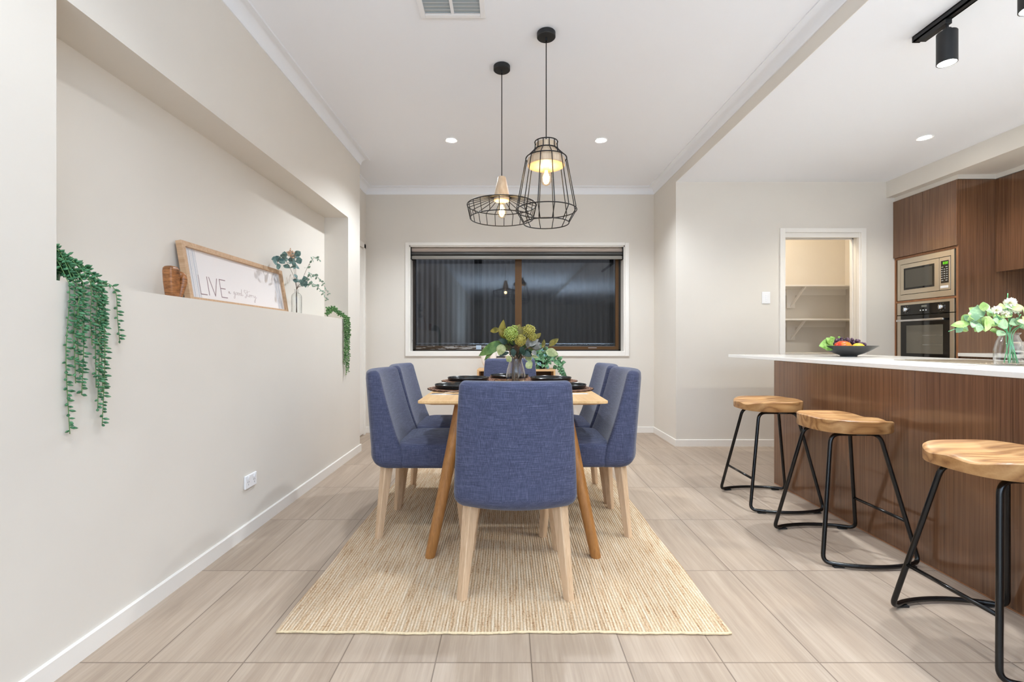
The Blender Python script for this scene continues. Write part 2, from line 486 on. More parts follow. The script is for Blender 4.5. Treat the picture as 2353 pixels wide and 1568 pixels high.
def box(bm, x0, x1, y0, y1, z0, z1, bev=0.0, seg=2):
    r = bmesh.ops.create_cube(bm, size=1.0)
    vs = r['verts']
    for v in vs:
        v.co = Vector(((x0 + x1) / 2 + v.co.x * (x1 - x0), (y0 + y1) / 2 + v.co.y * (y1 - y0), (z0 + z1) / 2 + v.co.z * (z1 - z0)))
    if bev > 0:
        es = set()
        for v in vs:
            for e in v.link_edges: es.add(e)
        bmesh.ops.bevel(bm, geom=list(es), offset=bev, segments=seg, profile=0.5, affect='EDGES')
    return bm


def quad(bm, *pts):
    vs = [bm.verts.new(p) for p in pts]
    return bm.faces.new(vs)


def rings(bm, rr, cap0=True, cap1=True, closed=False):
    """rr: list of rings, each a list of points of the same length"""
    vr = [[bm.verts.new(p) for p in r] for r in rr]
    n = len(vr[0])
    for a, b in zip(vr[:-1], vr[1:]):
        for i in range(n):
            j = (i + 1) % n
            try: bm.faces.new((a[i], a[j], b[j], b[i]))
            except ValueError: pass
    if closed:
        a, b = vr[-1], vr[0]
        for i in range(n):
            j = (i + 1) % n
            bm.faces.new((a[i], a[j], b[j], b[i]))
    else:
        if cap0: bm.faces.new(list(reversed(vr[0])))
        if cap1: bm.faces.new(vr[-1])
    return vr


def lathe(bm, prof, seg=32, c=(0, 0, 0), cap0=True, cap1=True):
    rr = []
    for (r, z) in prof:
        r = max(r, 1e-4)
        rr.append([(c[0] + r * math.cos(2 * PI * i / seg), c[1] + r * math.sin(2 * PI * i / seg), c[2] + z) for i in range(seg)])
    rings(bm, rr, cap0, cap1)
    return bm


def frame_from(d):
    d = d.normalized()
    up = Vector((0, 0, 1)) if abs(d.z) < 0.95 else Vector((1, 0, 0))
    s = d.cross(up).normalized(); u = s.cross(d).normalized()
    return s, u


def tube(bm, pts, r, seg=8, closed=False, r1=None, cap=True):
    pts = [Vector(p) for p in pts]
    n = len(pts)
    rr = []
    prev_u = None
    for i, p in enumerate(pts):
        if closed:
            d = (pts[(i + 1) % n] - pts[i - 1])
        else:
            d = pts[min(i + 1, n - 1)] - pts[max(i - 1, 0)]
        if d.length < 1e-9: d = Vector((0, 0, 1))
        d.normalize()
        if prev_u is None:
            s, u = frame_from(d)
        else:
            s = d.cross(prev_u)
            if s.length < 1e-6: s, u = frame_from(d)
            else:
                s.normalize(); u = s.cross(d).normalized()
        prev_u = u
        rad = r if r1 is None else r + (r1 - r) * i / max(1, n - 1)
        rr.append([p + s * (rad * math.cos(2 * PI * k / seg)) + u * (rad * math.sin(2 * PI * k / seg)) for k in range(seg)])
    rings(bm, rr, cap, cap, closed)
    return bm


def fillet(pts, rad, k=6):
    pts = [Vector(p) for p in pts]
    out = [pts[0]]
    for i in range(1, len(pts) - 1):
        r = rad[i] if isinstance(rad, (list, tuple)) else rad
        a = pts[i - 1] - pts[i]; b = pts[i + 1] - pts[i]
        la, lb = a.length, b.length
        a.normalize(); b.normalize()
        t = min(r, la * 0.48, lb * 0.48)
        if t < 1e-5:
            out.append(pts[i]); continue
        p0 = pts[i] + a * t; p1 = pts[i] + b * t
        for j in range(k + 1):
            q = j / k
            out.append(p0 * (1 - q) ** 2 + pts[i] * (2 * q * (1 - q)) + p1 * q ** 2)
    out.append(pts[-1])
    return out


def smooth_path(pts, k=6):
    P = [Vector(p) for p in pts]
    if len(P) < 3: return P
    out = []
    ext = [P[0] * 2 - P[1]] + P + [P[-1] * 2 - P[-2]]
    for i in range(1, len(ext) - 2):
        p0, p1, p2, p3 = ext[i - 1], ext[i], ext[i + 1], ext[i + 2]
        for j in range(k):
            t = j / k
            out.append(0.5 * ((2 * p1) + (p2 - p0) * t + (2 * p0 - 5 * p1 + 4 * p2 - p3) * t * t + (3 * p1 - p0 - 3 * p2 + p3) * t ** 3))
    out.append(P[-1])
    return out


def ball(bm, c, r, sx=1, sy=1, sz=1, seg=12, rot=None):
    res = bmesh.ops.create_uvsphere(bm, u_segments=seg, v_segments=max(4, seg // 2 + 1), radius=r)
    for v in res['verts']:
        p = Vector((v.co.x * sx, v.co.y * sy, v.co.z * sz))
        if rot is not None: p = rot @ p
        v.co = p + Vector(c)
    return bm


def rrect(w0, w1, y0, y1, r, k=5, ne=6):
    """rounded rectangle ring in xy"""
    pts = []
    cs = [(w1 - r, y0 + r, -PI / 2), (w1 - r, y1 - r, 0), (w0 + r, y1 - r, PI / 2), (w0 + r, y0 + r, PI)]
    for idx, (cx, cy, a0) in enumerate(cs):
        for j in range(k + 1):
            a = a0 + (PI / 2) * j / k
            pts.append((cx + r * math.cos(a), cy + r * math.sin(a)))
        nx, ny, na = cs[(idx + 1) % 4]
        p0 = pts[-1]; p1 = (nx + r * math.cos(na), ny + r * math.sin(na))
        for j in range(1, ne):
            t = j / ne
            pts.append((p0[0] + (p1[0] - p0[0]) * t, p0[1] + (p1[1] - p0[1]) * t))
    return pts


def sweep2d(bm, path, prof, closed=False):
    """path: xy points; prof: (offset to the left of travel, z) polygon; mitred corners"""
    P = [Vector((p[0], p[1])) for p in path]
    n = len(P)
    rr = []
    for i in range(n):
        d0 = (P[i] - P[i - 1]).normalized() if i > 0 else (P[1] - P[0]).normalized()
        d1 = (P[i + 1] - P[i]).normalized() if i < n - 1 else d0
        n0 = Vector((-d0.y, d0.x)); n1 = Vector((-d1.y, d1.x))
        m = (n0 + n1)
        m.normalize()
        sc = 1.0 / max(0.3, m.dot(n0))
        rr.append([(P[i].x + m.x * sc * o, P[i].y + m.y * sc * o, z) for (o, z) in prof])
    rings(bm, rr, True, True)
    return bm


def leaf(bm, p, tip, w, nrm=None, bend=0.0, fold=0.25, seg=6, peak=0.45, notch=0.0):
    p = Vector(p); tip = Vector(tip)
    d = tip - p; L = d.length
    if L < 1e-6: return
    d.normalize()
    nrm = Vector(nrm) if nrm is not None else Vector((0, -1, 0.3))
    s = d.cross(nrm)
    if s.length < 1e-4: s, _ = frame_from(d)
    s.normalize(); u = s.cross(d).normalized()
    k = math.log(0.5) / math.log(peak)
    prev = None
    for i in range(seg + 1):
        t = i / seg
        hw = 0.5 * w * math.sin(PI * (t ** k)) ** 0.85 if 0 < t < 1 else 0.0
        c = p + d * (L * t) + u * (bend * L * (t * (1 - t) * 4 * 0.25 - t * t * 0.5))
        if hw < 1e-6:
            cur = (bm.verts.new(c),)
        else:
            cur = (bm.verts.new(c - s * hw + u * fold * hw), bm.verts.new(c), bm.verts.new(c + s * hw + u * fold * hw))
        if prev is not None:
            if len(prev) == 1 and len(cur) == 3:
                bm.faces.new((prev[0], cur[0], cur[1])); bm.faces.new((prev[0], cur[1], cur[2]))
            elif len(prev) == 3 and len(cur) == 3:
                bm.faces.new((prev[0], cur[0], cur[1], prev[1])); bm.faces.new((prev[1], cur[1], cur[2], prev[2]))
            elif len(prev) == 3 and len(cur) == 1:
                bm.faces.new((prev[0], cur[0], prev[1])); bm.faces.new((prev[1], cur[0], prev[2]))
        prev = cur


def bead_leaf(bm, p, d, L, r):
    """plump pointed succulent leaf"""
    p = Vector(p); d = Vector(d).normalized()
    s, u = frame_from(d)
    prof = [(0.0, 0.15), (0.25, 0.8), (0.5, 1.0), (0.78, 0.6), (1.0, 0.04)]
    rr = []
    for t, q in prof:
        rr.append([p + d * (L * t) + s * (r * q * math.cos(2 * PI * k / 6)) + u * (r * q * math.sin(2 * PI * k / 6)) for k in range(6)])
    rings(bm, rr)


# ------------------------------------------------------------------ room measures (metres)
XL, XN, XR = -1.39, -1.605, 1.652          # left wall face, recess/niche back, right jog
YB, YK = 5.408, 4.704                      # dining back wall, kitchen back wall
YE = 4.497                                 # end of the left wall
ZC, ZK = 2.765, 2.60                       # ceilings
YF = -9.0
XKR = 4.41                                 # kitchen right wall

# floor
bm = BM(); box(bm, -2.0, 5.2, YF, 6.4, -0.1, 0.0)
struct('floor', bm, M_FLOOR, 'timber look beige floor tiles laid in a grid', 'floor')

# left wall with niche
NY0, NY1, NZ0, NZ1 = 1.474, 4.166, 1.222, 2.11
bm = BM()
box(bm, XN - 0.1, XL, YF, NY0, 0, 2.80)
box(bm, XN - 0.1, XL, NY1, YE, 0, 2.80)
box(bm, XN - 0.1, XL, NY0, NY1, 0, NZ0)
box(bm, XN - 0.1, XL, NY0, NY1, NZ1, 2.80)
box(bm, XN - 0.1, XN + 0.008, NY0, NY1, NZ0, NZ1)
bmesh.ops.remove_doubles(bm, verts=bm.verts, dist=0.0001)
struct('wall_left', bm, M_WALL, 'long left wall with a deep shelf niche', 'wall')

# recess wall beyond the left wall, with a flush door
bm = BM(); box(bm, XN - 0.1, XN, YE, YB + 0.1, 0, 2.80)
struct('wall_hall', bm, M_WALL, 'narrow recessed wall past the end of the niche wall', 'wall')
d2 = sthing('door_2', 'white flush door in the recess left of the window', 'door', (XN, 4.93, 0))
bm = BM(); box(bm, 0.001, 0.012, -0.345, 0.345, 0.012, 2.045, 0.002); obj('door_leaf', bm, M_TRIM, d2)
bm = BM()
box(bm, 0.001, 0.02, 0.36, 0.417, 0, 2.11); box(bm, 0.001, 0.02, -0.40, -0.36, 0, 2.11); box(bm, 0.001, 0.02, -0.40, 0.417, 2.06, 2.117)
box(bm, 0.001, 0.03, 0.345, 0.36, 0, 2.06)
obj('door_frame', bm, M_TRIM, d2)

# back wall with window opening
WX0, WX1, WZ0, WZ1 = -1.114, 1.320, 0.918, 2.113
bm = BM()
T = 0.24
box(bm, XN - 0.1, WX0, YB, YB + T, 0, 2.80); box(bm, WX1, XR + 0.2, YB, YB + T, 0, 2.80)
box(bm, WX0, WX1, YB, YB + T, 0, WZ0); box(bm, WX0, WX1, YB, YB + T, WZ1, 2.80)
struct('wall_back', bm, M_WALL, 'cream back wall around the dining window', 'wall')

# jog: the wall between the dining window wall and the kitchen wall, and the kitchen wall with the pantry doorway
PX0, PX1, PZ = 2.719, 3.463, 2.10
PT = 0.13
bm = BM()
box(bm, XR, XR + 0.12, YK, YB + 0.1, 0, 2.80)
struct('wall_jog', bm, M_WALL, 'short return wall right of the window', 'wall')
bm = BM()
box(bm, XR + 0.12, PX0 - 0.02, YK, YK + PT, 0, 2.8); box(bm, PX1 + 0.02, 5.0, YK, YK + PT, 0, 2.8)
box(bm, PX0 - 0.02, PX1 + 0.02, YK, YK + PT, PZ + 0.02, 2.8)
struct('wall_kitchen', bm, M_WALL, 'kitchen end wall with the pantry doorway', 'wall')
bm = BM(); box(bm, XKR, XKR + 0.1, YF, YK, 0, 2.8)
struct('wall_right', bm, M_WALL)
bm = BM(); box(bm, -2.0, 5.2, YF - 0.1, YF, 0, 2.9)
struct('wall_front', bm, M_WALL)

# ceilings
bm = BM(); box(bm, -1.8, XR, YF, YB + 0.1, ZC, ZC + 0.1)
struct('ceiling', bm, M_CEIL, 'raised white ceiling over the dining area', 'ceiling')
bm = BM(); box(bm, XR + 0.003, 4.6, YF, YK + 0.02, ZK, ZK + 0.1)
struct('ceiling_kitchen', bm, M_CEIL, 'lower white ceiling over the kitchen', 'ceiling')
bm = BM(); box(bm, XR, XR + 0.003, YF, YK, ZK, ZC)
struct('wall_bulkhead', bm, M_WALL, 'cream step between the two ceiling heights', 'wall')
SX = 3.72
bm = BM(); box(bm, SX, XKR, YF, YK, 2.443, ZK)
box(bm, 3.80, XKR, 4.04, YK, 2.405, 2.443); box(bm, 4.116, XKR, YF, 4.04, 2.405, 2.443)
struct('ceiling_soffit', bm, M_WALL, 'cream boxed soffit above the kitchen cabinets', 'soffit')

# cornice
prof = [(0.0, 2.69), (0.006, 2.69)]
for i in range(9):
    a = PI / 2 * i / 8
    prof.append((0.068 - 0.060 * math.cos(a), 2.694 + 0.064 * math.sin(a)))
prof += [(0.074, 2.758), (0.074, ZC), (0.0, ZC)]
bm = BM()
sweep2d(bm, [(XR, YF), (XR, YB), (XN, YB), (XN, YE), (XL, YE), (XL, YF)], prof)
struct('trim_1', bm, M_CORNICE, 'white cove cornice around the dining ceiling', 'cornice', True, 35)

# baseboards
bp = [(0, 0.0), (0.012, 0.0), (0.012, 0.064), (0.009, 0.067), (0, 0.067)]
bm = BM(); sweep2d(bm, [(XN, 4.55), (XN, YE), (XL, YE), (XL, YF)], bp)
struct('baseboard_left', bm, M_TRIM, 'white skirting board along the left wall', 'baseboard')
bm = BM(); sweep2d(bm, [(PX0 - 0.07, YK), (XR, YK), (XR, YB), (XN, YB), (XN, 5.35)], bp)
struct('baseboard_back', bm, M_TRIM, 'white skirting board along back wall and kitchen end wall', 'baseboard')
bm = BM(); sweep2d(bm, [(3.79, YK), (PX1 + 0.07, YK)], bp)
struct('baseboard_kitchen', bm, M_TRIM)

# ------------------------------------------------------------------ window_1
w1 = sthing('window_1', 'wide bronze framed sliding window in the back wall', 'window', (0, YB, 0))
bm = BM()   # architrave
a0, a1, c0, c1 = -1.157, 1.367, 0.863, 2.147
t = 0.018
box(bm, a0, WX0, -t, 0, c0, c1, 0.003); box(bm, WX1, a1, -t, 0, c0, c1, 0.003)
box(bm, WX0, WX1, -t, 0, WZ1, c1, 0.003); box(bm, WX0, WX1, -t, 0, c0, WZ0, 0.003)
obj('architrave', bm, M_TRIM, w1)
FY = 0.142
bm = BM()
box(bm, WX0, WX0 + 0.012, 0, FY + 0.08, WZ0, WZ1); box(bm, WX1 - 0.012, WX1, 0, FY + 0.08, WZ0, WZ1)
box(bm, WX0, WX1, 0, FY + 0.08, WZ1 - 0.012, WZ1); box(bm, WX0, WX1, -0.006, FY + 0.08, WZ0 - 0.012, WZ0 + 0.002)
obj('reveal', bm, M_TRIM, w1)
bm = BM()   # main frame
box(bm, WX0 + 0.012, WX0 + 0.04, FY, FY + 0.07, WZ0, WZ1); box(bm, WX1 - 0.036, WX1 - 0.012, FY, FY + 0.07, WZ0, WZ1)
box(bm, WX0, WX1, FY, FY + 0.07, WZ1 - 0.05, WZ1 - 0.012); box(bm, WX0, WX1, FY, FY + 0.07, WZ0 + 0.002, WZ0 + 0.018)
obj('frame', bm, M_BRONZEDK, w1)
s1 = None
bm = BM()   # sliding sash right
box(bm, 0.084, 0.16, FY + 0.002, FY + 0.03, WZ0 + 0.018, WZ1 - 0.03); box(bm, 0.116, 0.124, FY - 0.004, FY + 0.004, WZ0 + 0.018, WZ1 - 0.03)
box(bm, 1.248, 1.308, FY + 0.002, FY + 0.03, WZ0 + 0.018, WZ1 - 0.03)
box(bm, 0.16, 1.248, FY + 0.002, FY + 0.03, WZ0 + 0.018, WZ0 + 0.055); box(bm, 0.16, 1.248, FY + 0.002, FY + 0.03, WZ1 - 0.07, WZ1 - 0.03)
s1 = obj('sash', bm, M_BRONZE, w1)
bm = BM(); box(bm, 0.16, 1.248, FY + 0.014, FY + 0.018, WZ0 + 0.055, WZ1 - 0.07); obj('pane', bm, M_PANE, s1)
bm = BM(); box(bm, 0.93, 1.03, FY - 0.006, FY + 0.003, 0.953, 0.960, 0.002); obj('latch', bm, M_STEELHI, s1)
bm = BM()   # fixed sash left
box(bm, WX0 + 0.04, 0.084, FY + 0.036, FY + 0.064, WZ0 + 0.016, WZ0 + 0.062)
s2 = obj('sash', bm, M_PEEL, w1)
s2['label'] = 'fixed left sash with peeling film on its bottom rail'
bm = BM(); box(bm, WX0 + 0.04, 0.10, FY + 0.048, FY + 0.052, WZ0 + 0.06, WZ1 - 0.05); obj('pane', bm, M_PANE, s2)
bm = BM()   # fly screen frame outside
box(bm, -0.395, -0.352, 0.215, 0.232, WZ0, WZ1); box(bm, -0.346, -0.305, 0.215, 0.232, WZ0, WZ1)
box(bm, 1.20, 1.245, 0.235, 0.25, WZ0, WZ1)
obj('screen_frame', bm, M_SCREENFR, w1)
bm = BM()
box(bm, WX0, WX1, 0.225, 0.24, 0.972, 0.980); box(bm, WX0, WX1, 0.225, 0.24, 1.005, 1.010)
obj('outer_track', bm, M_TRACKGREY, w1)
bm = BM(); box(bm, -0.37, -0.31, FY + 0.03, FY + 0.036, 0.93, 0.985); obj('corner_block', bm, M_TRACKGREY, w1)

# roller blind
rb = thing('roller_blind', 'taupe double roller blind rolled up at the window head', 'blind', (0.103, YB + 0.06, 2.03))
bm = BM()
tube(bm, [(-1.196, 0.0, 0.043), (1.196, 0.0, 0.043)], 0.029, 20); obj('fabric_roll', bm, M_BLINDF, rb, True, None, 40)
bm = BM(); tube(bm, [(-1.196, -0.012, 0.0), (1.196, -0.012, 0.0)], 0.022, 16); obj('lower_tube', bm, M_BLINDD, rb, True, None, 40)
bm = BM(); box(bm, -1.196, 1.196, -0.04, -0.012, -0.066, -0.026, 0.009, 3); obj('bottom_rail', bm, M_BLINDB, rb, True, None, 40)
for s in (-1, 1):
    bm = BM(); box(bm, s * 1.200 - 0.005, s * 1.200 + 0.005, -0.05, 0.04, -0.07, 0.072, 0.003); obj('bracket', bm, M_BLACK, rb)
for k in range(1):
    bm = BM()
    tube(bm, [(-1.198, -0.02, -0.06), (-1.2, -0.02, -0.98), (-1.196, -0.012, -1.02), (-1.19, -0.02, -0.98)], 0.0015, 5)
    obj('chain', bm, M_GREYSLOT, rb)

# outside: corrugated fence and ground
bm = BM()
n = 900; x0, x1 = -3.2, 3.6
prev = None
for i in range(n + 1):
    x = x0 + (x1 - x0) * i / n
    y = 7.0 + 0.009 * math.sin(2 * PI * x / 0.076)
    c = (bm.verts.new((x, y, 0)), bm.verts.new((x, y, 3.2)))
    if prev: bm.faces.new((prev[0], c[0], c[1], prev[1]))
    prev = c
o = obj('boundary_fence', bm, M_FENCE, None, True)
tag(o, 'dark corrugated steel fence seen through the dining window', 'fence')
bm = BM(); box(bm, -3.4, 3.8, 5.66, 8.0, -0.15, -0.02)
struct('ground', bm, M_GROUND)

# ------------------------------------------------------------------ pantry
bm = BM()
box(bm, 2.5, 2.56, YK + PT, 6.0, 0, 2.75); box(bm, 4.1, 4.2, YK + PT, 6.0, 0, 2.75)
box(bm, 2.5, 4.2, 5.82, 5.92, 0, 2.75); box(bm, 2.5, 4.2, YK + PT, 5.9, 2.7, 2.78)
struct('wall_pantry', bm, M_WALL, 'warm lit walls inside the walk in pantry', 'wall')
d1 = sthing('door_1', 'white cased pantry doorway with the sliding door pushed back', 'door', (0, YK, 0))
bm = BM()
box(bm, 2.668, PX0, -0.018, 0, 0, 2.142, 0.003); box(bm, PX1, 3.512, -0.018, 0, 0, 2.142, 0.003)
box(bm, PX0, PX1, -0.018, 0, PZ, 2.142, 0.003)
obj('architrave', bm, M_TRIM, d1)
bm = BM()
box(bm, PX0 - 0.02, PX0, 0, PT + 0.01, 0, PZ); box(bm, PX1, PX1 + 0.02, 0, PT + 0.01, 0, PZ)
box(bm, PX1 - 0.012, PX1, 0.0, 0.035, 0, PZ); box(bm, PX1 - 0.012, PX1, 0.095, PT, 0, PZ)
box(bm, PX0 - 0.02, PX1 + 0.02, 0, PT + 0.01, PZ, PZ + 0.02); box(bm, PX0, PX1, 0.005, 0.035, 2.055, PZ); box(bm, PX0, PX1, 0.095, 0.125, 2.055, PZ)
obj('jamb', bm, M_TRIM, d1)
bm = BM(); box(bm, PX1 - 0.006, PX1 - 0.001, 0.045, 0.085, 0.01, 2.06); obj('door_leaf', bm, M_TRIM, d1)
bm = BM(); box(bm, PX0, PX1, 0.05, 0.08, 2.075, 2.09); obj('slide_track', bm, M_GREYSLOT, d1)
names = ('uppermost pantry shelf on triangular brackets', 'middle pantry shelf on triangular brackets', 'lowest pantry shelf just above the island top')
for zt, nm in zip((1.678, 1.290, 0.902), names):
    sh = thing('pantry_shelf', 'white ' + nm, 'shelf', (3.33, 5.82, zt), 0, 'white pantry shelves')
    bm = BM(); box(bm, -0.765, 0.765, -0.35, -0.002, -0.018, 0.0, 0.002); obj('board', bm, M_TRIM, sh)
    bm = BM(); box(bm, -0.765, 0.765, -0.020, -0.002, -0.088, -0.018); obj('cleat', bm, M_TRIM, sh)
    bm = BM()
    box(bm, 0.045, 0.14, -0.036, -0.02, -0.245, -0.018)
    rings(bm, [[(x, -0.036, -0.235), (x, -0.036, -0.205), (x, -0.285, -0.018), (x, -0.32, -0.018)] for x in (0.085, 0.103)])
    obj('bracket', bm, M_TRIM, sh)
pl = bpy.data.lights.new('pantry_light', 'POINT'); pl.energy = 3.6; pl.color = (1.0, 0.91, 0.75); pl.shadow_soft_size = 0.08
po = bpy.data.objects.new('pantry_light', pl); COL.objects.link(po); po.location = (2.80, 5.05, 2.36)

# light switch and power point
sw = thing('light_switch', 'white four gang light switch plate beside the pantry doorway', 'light switch', (2.535, YK, 1.459))
bm = BM(); box(bm, -0.04, 0.04, -0.009, 0, -0.058, 0.058, 0.004); obj('plate', bm, M_PLASTIC, sw)
for k in range(4):
    bm = BM(); box(bm, -0.008, 0.008, -0.011, -0.008, -0.034 + k * 0.017, -0.022 + k * 0.017, 0.002); obj('rocker', bm, M_PLASTIC, sw)
pp = thing('power_outlet', 'white double power outlet low on the left wall', 'power outlet', (XL, 2.575, 0.285), PI / 2)
bm = BM(); box(bm, -0.0575, 0.0575, -0.011, 0, -0.036, 0.036, 0.005); obj('plate', bm, M_PLASTIC, pp)
for s in (-1, 1):
    bm = BM(); box(bm, s * 0.03 - 0.007, s * 0.03 + 0.007, -0.015, -0.010, 0.012, 0.028, 0.002); obj('switch', bm, M_PLASTIC, pp)
    bm = BM()
    for (dx, dz, rot) in ((-0.006, 0.0, 0.5), (0.006, 0.0, -0.5), (0, -0.014, 0)):
        box(bm, s * 0.03 + dx - 0.001, s * 0.03 + dx + 0.001, -0.0118, -0.0108, dz - 0.004, dz + 0.004)
    obj('slots', bm, M_GREYSLOT, pp)

# ------------------------------------------------------------------ ceiling fittings
vent = thing('air_vent', 'white ceiling air vent with two banks of louvres', 'vent', (-0.29, 2.375, ZC))
bm = BM()
for (x0, x1, y0, y1) in ((-0.172, -0.145, -0.172, 0.172), (0.145, 0.172, -0.172, 0.172), (-0.145, 0.145, -0.172, -0.145), (-0.145, 0.145, 0.145, 0.172), (-0.008, 0.008, -0.145, 0.145)):
    box(bm, x0, x1, y0, y1, -0.012, -0.0005, 0.002)
obj('frame', bm, M_PLASTIC, vent)
bm = BM()
box(bm, -0.145, 0.145, -0.145, 0.145, -0.0015, -0.0005)
obj('backing', bm, plain('vent_shadow_grey', (196, 200, 198), 0.7), vent)
for s in (0, 1):
    bm = BM()
    for k in range(11):
        y = -0.135 + k * 0.027
        xa, xb = (-0.145, -0.008) if s == 0 else (0.008, 0.145)
        rings(bm, [[(x, y - 0.006, -0.014), (x, y - 0.004, -0.014), (x, y + 0.012, -0.003), (x, y + 0.010, -0.003)] for x in (xa, xb)])
    obj('louvres', bm, M_PLASTIC, vent)


def beam(x, y, z, watts, color, radius=0.045, parent=None):
    d = bpy.data.lights.new('downlight_beam', 'SPOT'); d.energy = watts; d.color = color; d.spot_size = math.radians(138); d.spot_blend = 0.55
    d.shadow_soft_size = radius
    lo = bpy.data.objects.new('downlight_beam', d); COL.objects.link(lo); lo.location = (x, y, z)
    if parent: lo.parent = parent


def downlight(x, y, z, label, watts, color, group, radius=0.045):
    t = thing('downlight', label, 'downlight', (x, y, z), 0, group)
    bm = BM(); lathe(bm, [(0.040, -0.0005), (0.055, -0.0005), (0.056, -0.003), (0.052, -0.006), (0.040, -0.003), (0.040, -0.0005)], 28, cap0=False, cap1=False); obj('trim_ring', bm, M_PLASTIC, t, True, None, 30)
    bm = BM(); lathe(bm, [(0.0, -0.0022), (0.040, -0.0022), (0.040, -0.0008), (0.0, -0.0008)], 28, cap0=False, cap1=False); obj('lens', bm, M_LED, t)
    beam(0, 0, -0.012, watts, color, radius, t)
    return t


DG = 'recessed downlights in the ceilings'
downlight(-0.487, 4.119, ZC, 'recessed white downlight left of the two pendants', DINING_W, WARM_WHITE, DG)
downlight(0.801, 4.119, ZC, 'recessed white downlight right of the two pendants', DINING_W, WARM_WHITE, DG)
downlight(3.203, 3.678, ZK, 'recessed white downlight above the kitchen walkway', KITCHEN_W * 0.30, KITCHEN_WHITE, DG)
# further lamps of the same rows, out of the picture
for (x, y) in ((-0.487, 1.15), (0.801, 1.15), (-0.487, -1.6), (0.801, -1.6)):
    beam(x, y, ZC - 0.012, DINING_W * (0.34 if y > 0 else 0.15), WARM_WHITE)
for y in (1.75, -0.1):
    beam(3.203, y, ZK - 0.012, KITCHEN_W * 0.85, KITCHEN_WHITE, 0.08)

# track light
tr = thing('ceiling_track', 'black track mounted on the kitchen ceiling', 'light track', (2.098, 2.462, ZK))
bm = BM()
box(bm, -0.018, 0.018, -2.0, 0, -0.030, -0.024); box(bm, -0.018, -0.010, -2.0, 0, -0.030, 0); box(bm, 0.010, 0.018, -2.0, 0, -0.030, 0); box(bm, -0.018, 0.018, -2.0, 0, -0.006, -0.0005)
obj('rail', bm, M_MATTBLACK, tr)
bm = BM(); box(bm, -0.019, 0.019, -0.006, 0.001, -0.031, -0.0005); obj('end_cap', bm, M_BLACK, tr)


def track_spot(y, label):
    t = thing('track_spotlight', label, 'spotlight', (2.098, y, ZK - 0.03), 0, 'spotlights on the kitchen track')
    bm = BM(); box(bm, -0.016, 0.016, -0.01, 0.135, -0.022, 0.0, 0.002); obj('adapter', bm, M_MATTBLACK, t)
    bm = BM(); tube(bm, [(0, 0, -0.02), (0, 0, -0.064)], 0.007, 10); box(bm, -0.012, 0.012, -0.012, 0.012, -0.060, -0.040, 0.002); obj('stem', bm, M_MATTBLACK, t)
    bm = BM(); lathe(bm, [(0.0, -0.060), (0.038, -0.060), (0.040, -0.063), (0.040, -0.208), (0.036, -0.208), (0.036, -0.200), (0.0, -0.200)], 32, cap0=False, cap1=False)
    obj('lamp_body', bm, M_MATTBLACK, t, True, None, 30)
    bm = BM(); lathe(bm, [(0.0, -0.2065), (0.0358, -0.2065), (0.0358, -0.2045), (0.0, -0.2045)], 28, cap0=False, cap1=False); obj('lens', bm, M_SPOTLED, t)
    d = bpy.data.lights.new('track_beam', 'SPOT'); d.energy = TRACK_W; d.color = WARM_WHITE; d.spot_size = math.radians(95); d.spot_blend = 0.8; d.shadow_soft_size = 0.03
    lo = bpy.data.objects.new('track_beam', d); COL.objects.link(lo); lo.parent = t; lo.location = (0, 0, -0.22)


track_spot(2.287, 'black cylinder spotlight nearest the free end of the track')
track_spot(1.917, 'black cylinder spotlight cut off at the right picture edge')


# ------------------------------------------------------------------ pendants
def bulb(parent, z_top, z_bot, rmax):
    L = z_top - z_bot
    bm = BM()
    prof = [(0.0, z_bot), (rmax * 0.25, z_bot + L * 0.01), (rmax * 0.65, z_bot + L * 0.08), (rmax * 0.93, z_bot + L * 0.22), (rmax, z_bot + L * 0.36),
            (rmax * 0.9, z_bot + L * 0.55), (rmax * 0.65, z_bot + L * 0.75), (rmax * 0.46, z_bot + L * 0.92), (rmax * 0.44, z_top)]
    lathe(bm, prof, 24, cap0=False, cap1=False)
    b = obj('bulb', bm, M_BULBG, parent, True)
    bm = BM()
    for k in range(6):
        a = 2 * PI * k / 6; r = 0.010
        tube(bm, [(r * 0.6 * math.cos(a), r * 0.6 * math.sin(a), z_bot + L * 0.75), (r * 1.25 * math.cos(a), r * 1.25 * math.sin(a), z_bot + L * 0.22)], 0.0016, 6)
    obj('filament', bm, M_FIL, b)
    d = bpy.data.lights.new('bulb_glow', 'POINT'); d.energy = PENDANT_W; d.color = (1.0, 0.72, 0.38); d.shadow_soft_size = 0.025
    lo = bpy.data.objects.new('bulb_glow', d); COL.objects.link(lo); lo.parent = parent; lo.location = (0, 0, (z_top + z_bot) / 2)


def canopy(t, drop):
    bm = BM(); lathe(bm, [(0.0, -0.0005), (0.050, -0.0005), (0.052, -0.003), (0.052, -0.026), (0.049, -0.029), (0.0, -0.029)], 36, cap0=False, cap1=False)
    tube(bm, [(0, 0, -0.028), (0, 0, -0.046)], 0.006, 10)
    obj('ceiling_rose', bm, M_MATTBLACK, t, True, None, 35)
    bm = BM(); tube(bm, [(0, 0, -0.045), (0, 0, -drop)], 0.003, 8); obj('cord', bm, M_BLACK, t)


def ring_pts(r, z, n=48):
    return [(r * math.cos(2 * PI * i / n), r * math.sin(2 * PI * i / n), z) for i in range(n)]


